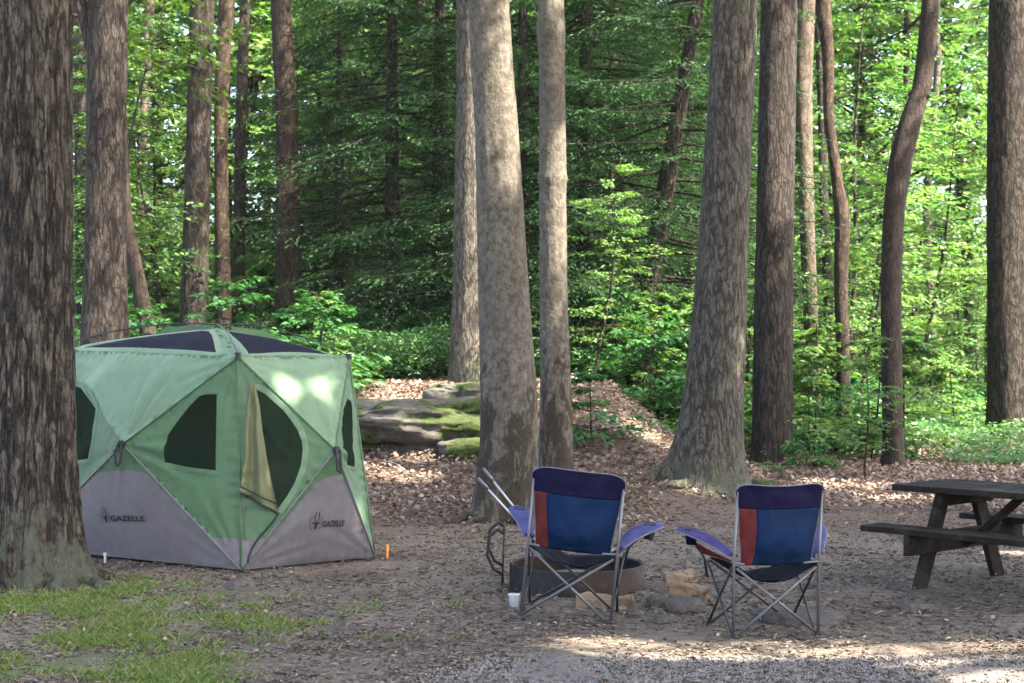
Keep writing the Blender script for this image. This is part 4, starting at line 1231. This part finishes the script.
# ------------------------------------------------------------------ folding chairs
M_NAVY = cloth_mat('navy_cloth', (.007, .0065, .025), .05, .65, .004, .05, 0., .9, .35)
M_RED = cloth_mat('red_cloth', (.095, .021, .02), .1, .65, .004, .05, 0., .9, .35)
M_BLUE = cloth_mat('blue_mesh_cloth', (.006, .019, .055), .1, .6, .003, .05, 0., .9, .35)
M_DARK = cloth_mat('dark_seat_cloth', (.007, .008, .014), .03, .7, .004, .05, 0., .9, .35)
M_PURP = cloth_mat('periwinkle_cloth', (.062, .066, .175), .1, .6, .004, .05, 0., .9, .35)
M_VIOL = cloth_mat('violet_cloth', (.07, .052, .15), .1, .6, .004, .05, 0., .9, .35)
M_PIPE = simple_mat('pale_piping', (.13, .13, .14), .6)
M_TUBE = simple_mat('grey_tube', (.12, .12, .125), .38, .5)
M_TUBD = simple_mat('dark_tube', (.03, .03, .034), .42, .3)
M_CUP = simple_mat('dark_net', (.02, .02, .035), .8)

def chair(label, loc, rz, dip, seatsag, armcol, depth=.42, armpat=None, wid=.27, topw=.265):
    o = thing('camp_chair', label, 'folding chair', loc, rz)
    W, Dp = wid, depth
    top = .91
    def tube(name, pts, r=.0095, mat=M_TUBE, parent=o):
        b = Buf(); b.tube(pts, r, 8); return b.build(name, mat, parent, True)
    foot = []
    for sx in (-1, 1):
        tube('back_post', [(sx * W, 0, .01), (sx * W, -.01, .42), (sx * (W - .004), -.07, .9)])
        tube('arm_post', [(sx * (W + .015), Dp * .96, .30), (sx * (W + .03), Dp, .42), (sx * (W + .125), Dp + .02, .56)], .0085, M_TUBD)
        # crossed side legs
        tube('side_leg', [(sx * W, .02, .41), (sx * (W + .005), Dp, .015)], .008, M_TUBD)
        tube('side_leg', [(sx * (W + .012), Dp * .98, .40), (sx * (W - .008), .03, .015)], .008, M_TUBD)
        # crossed back and front legs
        tube('back_leg', [(-sx * (W - .02), -.012 + .006 * sx, .405), (sx * (W - .015), -.008 + .012 * sx, .02)], .0085)
        tube('front_leg', [(-sx * (W - .01), Dp + .008 * sx, .40), (sx * (W - .01), Dp + .006 * sx, .02)], .008, M_TUBD)
        for y in (0, Dp):
            b = Buf(); b.tube([(sx * W, y, 0), (sx * W, y, .03)], [.019, .014], 10); b.build('foot', M_BLACK, o)
    for y, z in ((0, .21), (Dp, .21)):
        b = Buf(); b.tube([(0, y - .022, z), (0, y + .022, z)], .012, 8); b.build('pivot', M_BLACK, o)
    # seat
    def seat(u, v):
        x = (u * 2 - 1) * (W - .004)
        s = (1 - (u * 2 - 1) ** 2)
        return Vector((x, v * Dp, .425 - seatsag * s * (.85 + .25 * math.sin(v * math.pi)) + .006 * math.sin(u * 17 + v * 4)))
    b = Buf(); b.grid(seat, 18, 14); so_ = b.build('seat', M_DARK, o, True, .006)
    tube('seat_piping', [seat(i / 12, 0) + Vector((0, -.008, .012)) for i in range(13)] if False else [Vector(((i / 6 - 1) * W, -.014, .437 - .012 * (1 - (i / 6 - 1) ** 2))) for i in range(13)], .0065, M_PIPE, so_)
    # backrest: cloth hung between the posts, narrowing towards the seat
    def back(u, v, off=0.):
        a = u * 2 - 1
        half = topw + .012 * sstep((v - .6) / .3) - .04 * sstep((.62 - v) / .62) - .018 * sstep((v - .9) / .1) ** 2
        half -= .012 * math.sin(v * math.pi) ** 2
        z = .425 + v * (top - .425) - dip * v ** 6 * (1 - a * a) - .026 * v ** 8 * abs(a) ** 7
        bow = -(.05 + .05 * sstep((.75 - v) / .5) * sstep(v / .2)) * (1 - abs(a) ** 2.5) + .02 * sstep((v - .8) / .2) * (1 - a * a)
        sv = Vector((loc[0] * 3, 0, 0))
        wr = .010 * mn.noise(Vector((u * 3.2, v * 4., 1)) + sv) + .006 * mn.noise(Vector((u * 9 + v * 3, v * 5, 4)) + sv) + .007 * math.sin((a * 9 + v * 5)) * sstep((.35 - v) / .35)
        y = .004 - .075 * v + bow + off + wr
        return Vector((a * half, y, z))
    parts_ = (('top_band', M_NAVY, 0., 1., .70, 1.), ('red_panel', M_RED, 0., .175, 0., .70), ('mesh_panel', M_BLUE, .175, 1., 0., .70))
    tb = None
    for nm, mt, u0, u1, v0, v1 in parts_:
        b = Buf(); sh_ = lambda q, vv: q if q in (0., 1.) else q + .018 * math.sin(vv * 4.2 + loc[0] * 3) - .02 * (1 - vv)
        b.grid(lambda u, v: back(sh_(u0, v) * (1 - u) + sh_(u1, v) * u, v0 + (v1 - v0) * v + (-.006 - .012 * math.sin(u * 3.1) if nm == 'top_band' else 0.) * (1 - v), -.004 if nm == 'top_band' else 0.), 20, 18)
        q = b.build(nm, mt, o, True, .005)
        if nm == 'top_band': tb = q
    tube('back_piping', [back(0, i / 14) for i in range(15)] + [back(i / 16, 1.) for i in range(1, 16)] + [back(1, 1 - i / 14) for i in range(15)], .0045, M_PIPE, tb)
    # arms
    for sx in (-1, 1):
        a0 = Vector((sx * (W + .0), .0, .475)); a1 = Vector((sx * (W + (.155 if sx < 0 else .19)), Dp + .07, .585))
        mt = armcol if sx < 0 else (armpat or armcol)
        dirv = (a1 - a0); dl = dirv.length; dn_ = dirv.normalized(); sd = Vector((dn_.y, -dn_.x, 0)).normalized(); nn = sd.cross(dn_)
        def pad(u, v):
            a = u * 2 - 1
            hw = .032 + .034 * sstep(v * 1.4)
            e = max(0., (v - .84) / .16); hw *= math.sqrt(max(0., 1 - e * e * .96))
            return a0 + dn_ * dl * v + sd * a * hw + nn * (.012 * (1 - a * a) + .02 * math.sin(v * math.pi))
        b = Buf(); b.grid(pad, 10, 24); ao = b.build('armrest', mt, o, True, .014)
        rim = [pad(0, i / 14) for i in range(15)] + [pad(1, 1 - i / 14) for i in range(15)]
        tube('arm_piping', rim, .0055, M_PIPE, ao)
        c = pad(.5, .8)
        b = Buf(); b.tube([c + nn * .006, c + nn * .012], .037, 14); b.build('cup_hole_shade', M_CUP, ao)  # flat dark disc on the pad, painted shade of the cup hole
        b = Buf(); b.tube([c - Vector((0, 0, .008)), c - Vector((0, 0, .05)), c - Vector((0, 0, .085))], [.036, .035, .03], 14); b.build('cup_holder', M_CUP if sx > 0 else M_NAVY, ao, True)
        # cloth wing under the arm
        w0, w1, w2 = Vector((sx * W, .04, .45)), Vector((sx * (W + .03), Dp, .44)), Vector((sx * (W + .115), Dp * .95, .53))
        b = Buf(); b.grid(lambda u, v: w0.lerp(w1.lerp(w2, v), u) + Vector((sx * .012 * math.sin(u * 3.1), 0, -.01 * math.sin(v * 3))), 8, 6); b.build('side_wing', M_RED if sx < 0 else M_PURP, o, True, .004)
    return o
c1 = (gpt(521, 620) + gpt(606, 624)) / 2; c2 = (gpt(732, 634) + gpt(820, 636)) / 2
ch = chair('blue and red folding chair backing onto the camera, nearer the tent, arms out wide', (c1.x, c1.y, gzf(c1.x, c1.y)), math.radians(-9), .006, .105, M_PURP, .40, None, .268, .265)
ch.rotation_euler[1] = math.radians(6.0); ch.scale = (1.03, 1.03, 1.03); ch.location.x += .012
chair('blue and red folding chair on the right with a dipped top edge and violet armrest', (c2.x, c2.y, gzf(c2.x, c2.y)), math.radians(12), .026, .115, M_VIOL, .42, M_PURP, .262, .258)

# ------------------------------------------------------------------ fire ring, forks, wood, stones, cup
M_RUST = simple_mat('burnt_steel', (.015, .0125, .0115), .75, .2, .5, 12, .006, stain=((.05, .027, .016), 7.))
M_BLK = simple_mat('black_iron', (.02, .018, .018), .6, .3, .3, 20, .003)
fc = (X_of(577, 10.55), 10.55); fz = gzf(*fc)
fr = thing('fire_ring', 'round rusty steel fire ring with a hinged grate behind the left chair', 'fire pit', (fc[0], fc[1], fz))
R0, Hh = .475, .16
b = Buf(); ns_ = 72
V = []; Fc = []
prof = [(R0, -.04), (R0, Hh), (R0 - .012, Hh + .008), (R0 - .03, Hh), (R0 - .012, Hh - .012), (R0 - .012, -.04)]
for i in range(ns_):
    t = 2 * math.pi * i / ns_
    k = 1 + .006 * math.sin(3 * t)
    V += [(r * k * math.cos(t), r * k * math.sin(t), z) for r, z in prof]
n6 = len(prof)
for i in range(ns_):
    j = (i + 1) % ns_
    Fc += [(i*n6+q, j*n6+q, j*n6+q+1, i*n6+q+1) for q in range(n6 - 1)]
b.add(V, Fc); b.build('ring_wall', M_RUST, fr, True)
b = Buf()   # grate swung open and hanging off the left side
gx, gy0 = -R0 - .02, -.22
for i in range(9):
    y = gy0 + i * .055
    b.tube([(gx - .03, y, .05), (gx - .015, y, .42)], .007, 6)
b.tube([(gx - .03, gy0 - .02, .05), (gx - .03, gy0 + .46, .05)], .01, 6); b.tube([(gx - .015, gy0 - .02, .42), (gx - .015, gy0 + .46, .42)], .01, 6)
b.tube([(gx - .02, gy0 - .02, .24), (gx - .02, gy0 + .46, .24)], .008, 6)
b.build('grate', M_BLK, fr, True)
for y in (gy0 - .01, gy0 + .42):
    b = Buf(); b.tube([(gx - .02, y, .40), (gx - .06, y - .02, .43), (gx - .12, y - .02, .38), (gx - .13, y - .02, .25), (gx - .09, y - .02, .16), (gx - .03, y, .12)], .012, 8); b.build('grate_handle', M_BLK, fr, True)
ash = Buf(); ash.grid(lambda u, v: Vector(((v * .455) * math.cos(u * 6.2832), (v * .455) * math.sin(u * 6.2832), .05 + .04 * (1 - v) + .01 * math.sin(u * 31))), 36, 8)
ash.build('ash_bed', simple_mat('ash', (.10, .095, .09), .95, 0, .4, 25, .01), fr, True)

def fork(label, p0, p1):
    d = p1 - p0
    o = thing('roasting_fork', label, 'roasting fork', p0, 0, 'pair of steel roasting forks on the fire ring')
    b = Buf(); b.tube([Vector((0, 0, 0)), d * .86], .008, 8); b.build('rod', M_STEEL, o, True)
    b = Buf(); b.tube([d * .86, d * .9, d], [.011, .013, .011], 8); b.build('grip', M_TUBE, o, True)
fork('long steel rod leaning on the fire ring, the lower of a pair', at(549, 556, 10.6), at(478, 478, 10.55))
fork('long steel rod leaning on the fire ring, the upper of a pair', at(556, 560, 10.75), at(483, 468, 10.75))

M_WOOD = simple_mat('split_wood', (.2, .145, .095), .85, 0, .5, 9, .01, vec=(1, 8, 8), stain=((.09, .06, .04), 9.))
M_WOODB = simple_mat('brown_split_wood', (.16, .105, .066), .85, 0, .5, 7, .012, vec=(1, 7, 7), stain=((.05, .034, .024), 8.))
def log(label, px, py, size, rz, mat, tilt=0., dz=0., seed=0.):
    p = gpt(px, py)
    b = Buf()
    lx, ly, lz = size
    nS_ = 24; prof = [(-ly/2, 0), (-ly*.42, lz*.75), (-ly*.1, lz), (ly*.38, lz*.92), (ly/2, lz*.3), (ly*.3, 0)]
    V = []; Fc = []
    for i in range(nS_ + 1):
        x = (i / nS_ - .5) * lx
        for k, (y, z) in enumerate(prof):
            q = mn.noise(Vector((x * 7, k * 3.1 + seed, 1.))) * .024 + mn.noise(Vector((x * 30, k * 5.1 + seed, 4.))) * .006
            V.append((x, y + q, max(z + q * 1.2, 0) if k in (0, 5) else z + q * 1.2))
    k = len(prof)
    for i in range(nS_):
        for q in range(k): Fc.append((i*k+q, i*k+(q+1) % k, (i+1)*k+(q+1) % k, (i+1)*k+q))
    Fc += [tuple(range(k)), tuple(reversed(range(nS_*k, nS_*k+k)))]
    b.add(V, Fc); o = b.build('firewood_log', mat)
    o.location = (p.x, p.y, gzf(p.x, p.y) + dz); o.rotation_euler = (0, tilt, rz)
    tag(o, label, 'firewood')
log('pale split log lying flat on the dirt under the left chair', 605, 608, (.37, .10, .085), -.12, M_WOOD)
log('brown split log lying on the rocks between the chairs, in front', 690, 604, (.27, .11, .075), -.15, M_WOODB, .08, .06, 3.)
log('lighter split log behind another on the rocks between the chairs', 680, 594, (.22, .09, .07), .25, M_WOOD, -.05, .08, 6.)
for (lab, px, py, sz, sd, rz) in [
        ('grey stone under the brown split log between the chairs', 686, 610, (.27, .2, .11), 1.1, .2),
        ('dark flat stone left of the logs between the chairs', 657, 606, (.15, .13, .10), 2.3, .6),
        ('broad low rounded stone behind the right chair legs', 800, 619, (.55, .4, .10), 3.9, .1),
        ('small stone at the ground in front of the stacked firewood', 663, 622, (.13, .1, .06), 7.7, 0.),
        ('pale small stone on the dirt left of the picnic table foot', 893, 590, (.10, .08, .06), 8.8, .3),
        ('low grey stone half sunk in the dirt in front of picnic table', 915, 612, (.24, .16, .07), 9.4, .2),
        ('clod of stone on the bare dirt in front of the tent', 240, 590, (.2, .15, .1), 10.3, .5)]:
    p = gpt(px, py); rock('camp_stone', lab, 'stone', (p.x, p.y, gzf(p.x, p.y)), sz, sd, M_STONE, .1, 4, .7, rz)
p = gpt(514, 608)
cupo = thing('paper_cup', 'small white cup standing on the ground left of the left chair', 'cup', (p.x, p.y, gzf(p.x, p.y)))
b = Buf(); cp = [(0, .004), (.027, .004), (.036, .085), (.038, .088), (.034, .085), (.026, .012), (0, .012)]
V = [(r * math.cos(2*math.pi*i/24), r * math.sin(2*math.pi*i/24), z) for i in range(24) for r, z in cp]; k = len(cp)
Fc = [(i*k+q, ((i+1) % 24)*k+q, ((i+1) % 24)*k+q+1, i*k+q+1) for i in range(24) for q in range(k-1)]
b.add(V, Fc); b.build('cup_body', M_WHITE, cupo, True)
b = Buf(); b.tube([(.038 * math.cos(t), .038 * math.sin(t), .088) for t in np.linspace(0, 6.2832, 25)], .0025, 6); b.build('rim', M_WHITE, cupo, True)

# ------------------------------------------------------------------ picnic table
M_PT = simple_mat('weathered_planks', (.0145, .011, .0085), .85, 0, .5, 10, .008, .12, vec=(1, 9, 9), board=.4, stain=((.03, .025, .021), 5.))
P0 = at(891, 484, 10.75)
u = Vector((.665, -.747, 0)); v = Vector((.747, .665, 0))
tz = P0.z - .045
gz0 = gzf(P0.x, P0.y)
pt = thing('picnic_table', 'weathered dark wooden picnic table with attached benches at the right edge', 'picnic table', (P0.x, P0.y, gz0), math.atan2(u.y, u.x))
# local frame: x along the table, y across (away from the camera), z up
LEN, WID = 1.85, .76
HT = P0.z - gz0
def plank(bf, x0, x1, y0, y1, z0, z1): bf.box(((x0+x1)/2, (y0+y1)/2, (z0+z1)/2), (x1-x0, y1-y0, z1-z0), None, .005)
b = Buf(); nb_ = 5
for i in range(nb_):
    y0 = i * WID / nb_; e = .012 * math.sin(i * 2.3)
    plank(b, e, LEN + e, y0 + .004, y0 + WID/nb_ - .004, HT - .045, HT + .003 * math.sin(i * 3.1))
b.build('tabletop', M_PT, pt)
BZ = .45
for nm, y0 in (('bench', -.38), ('bench', WID + .12)):
    b = Buf()
    for i in range(2): plank(b, 0 + .01 * i, LEN + .01 * i, y0 + i * .13 + .004, y0 + i * .13 + .126, BZ - .042, BZ)
    b.build(nm, M_PT, pt)
def beam(name, a, c, w, h, mat=M_PT, roll=Vector((1, 0, 0))):
    a, c = Vector(a), Vector(c); d = (c - a); z = d.normalized(); x = roll.normalized(); y = z.cross(x).normalized(); x = y.cross(z)
    M = Matrix((x, y, z)).transposed()
    b = Buf(); b.box((a + c) / 2, (w, h, d.length), M, .004); return b.build(name, mat, pt)
for x in (.32, LEN - .32):
    beam('leg', (x, -.14, -.01), (x, .17, HT - .047), .045, .13)
    beam('leg', (x, WID + .14, -.01), (x, WID - .17, HT - .047), .045, .13)
    b = Buf(); plank(b, x + .026, x + .07, -.37, WID + .37, BZ - .185, BZ - .044); b.build('bench_support', M_PT, pt)
    b = Buf(); plank(b, x + .026, x + .066, .03, WID - .03, HT - .135, HT - .047); b.build('top_cleat', M_PT, pt)
for x, s_ in ((.40, 1), (LEN - .40, -1)):
    beam('brace', (x + s_ * .0, WID / 2, BZ - .15), (x + s_ * .42, WID / 2, HT - .05), .09, .04, M_PT, Vector((0, 1, 0)))

# the milky air between the trees
m, nt, out = new_mat('haze_air')
pv = N(nt, 'ShaderNodeVolumePrincipled'); pv.inputs['Color'].default_value = (.92, .96, .93, 1); pv.inputs['Density'].default_value = HAZE; pv.inputs['Anisotropy'].default_value = .3
nt.links.new(pv.outputs[0], out.inputs['Volume'])
if HAZE:
    b = Buf(); b.box((0, 150, 17.), (680, 600, 42.)); tag(b.build('haze', m), 'thin pale haze between the far trees', 'haze', kind='stuff')

# ------------------------------------------------------------------ camera, light, world
cam = bpy.data.cameras.new('camera'); co = bpy.data.objects.new('camera', cam); COL.objects.link(co)
co.location = (0, 0, CAMH); co.rotation_euler = (math.radians(90), 0, 0)
cam.sensor_width = 36; cam.lens = FPX / 1024 * 36
cam.shift_y = (HY - 341.5) / 1024
cam.clip_start = .1; cam.clip_end = 1500
cam.dof.use_dof = True; cam.dof.focus_distance = 10.5; cam.dof.aperture_fstop = 5.0
scene.camera = co

w = bpy.data.worlds.new('World'); scene.world = w; w.use_nodes = True
nt = w.node_tree
bg = nt.nodes['Background']
sky = nt.nodes.new('ShaderNodeTexSky'); sky.sky_type = 'NISHITA'; sky.sun_disc = False
sky.air_density = .8; sky.dust_density = 6.; sky.ozone_density = 0.; sky.altitude = 300
sky.sun_elevation = SUN_EL; sky.sun_rotation = SUN_AZ
nt.links.new(sky.outputs[0], bg.inputs[0]); bg.inputs[1].default_value = .15
sl = bpy.data.lights.new('sun', 'SUN'); so = bpy.data.objects.new('sun', sl); COL.objects.link(so)
sl.energy = 4.2; sl.angle = math.radians(.5); sl.color = (1, .89, .74)
so.rotation_euler = Vector(TOSUN).to_track_quat('Z', 'Y').to_euler()
so.location = (10, -6, 30)

scene.view_settings.view_transform = 'Standard'; scene.view_settings.look = 'None'
scene.view_settings.exposure = 3.22; scene.view_settings.gamma = 1; scene.view_settings.use_curve_mapping = False
scene.render.engine = 'CYCLES'
cy = scene.cycles
cy.use_denoising = True
try: cy.denoiser = 'OPENIMAGEDENOISE'
except Exception: pass
cy.max_bounces = 6; cy.diffuse_bounces = 4; cy.glossy_bounces = 2; cy.transmission_bounces = 4; cy.transparent_max_bounces = 8
cy.caustics_reflective = False; cy.caustics_refractive = False
cy.sample_clamp_indirect = 6
cy.volume_bounces = 1
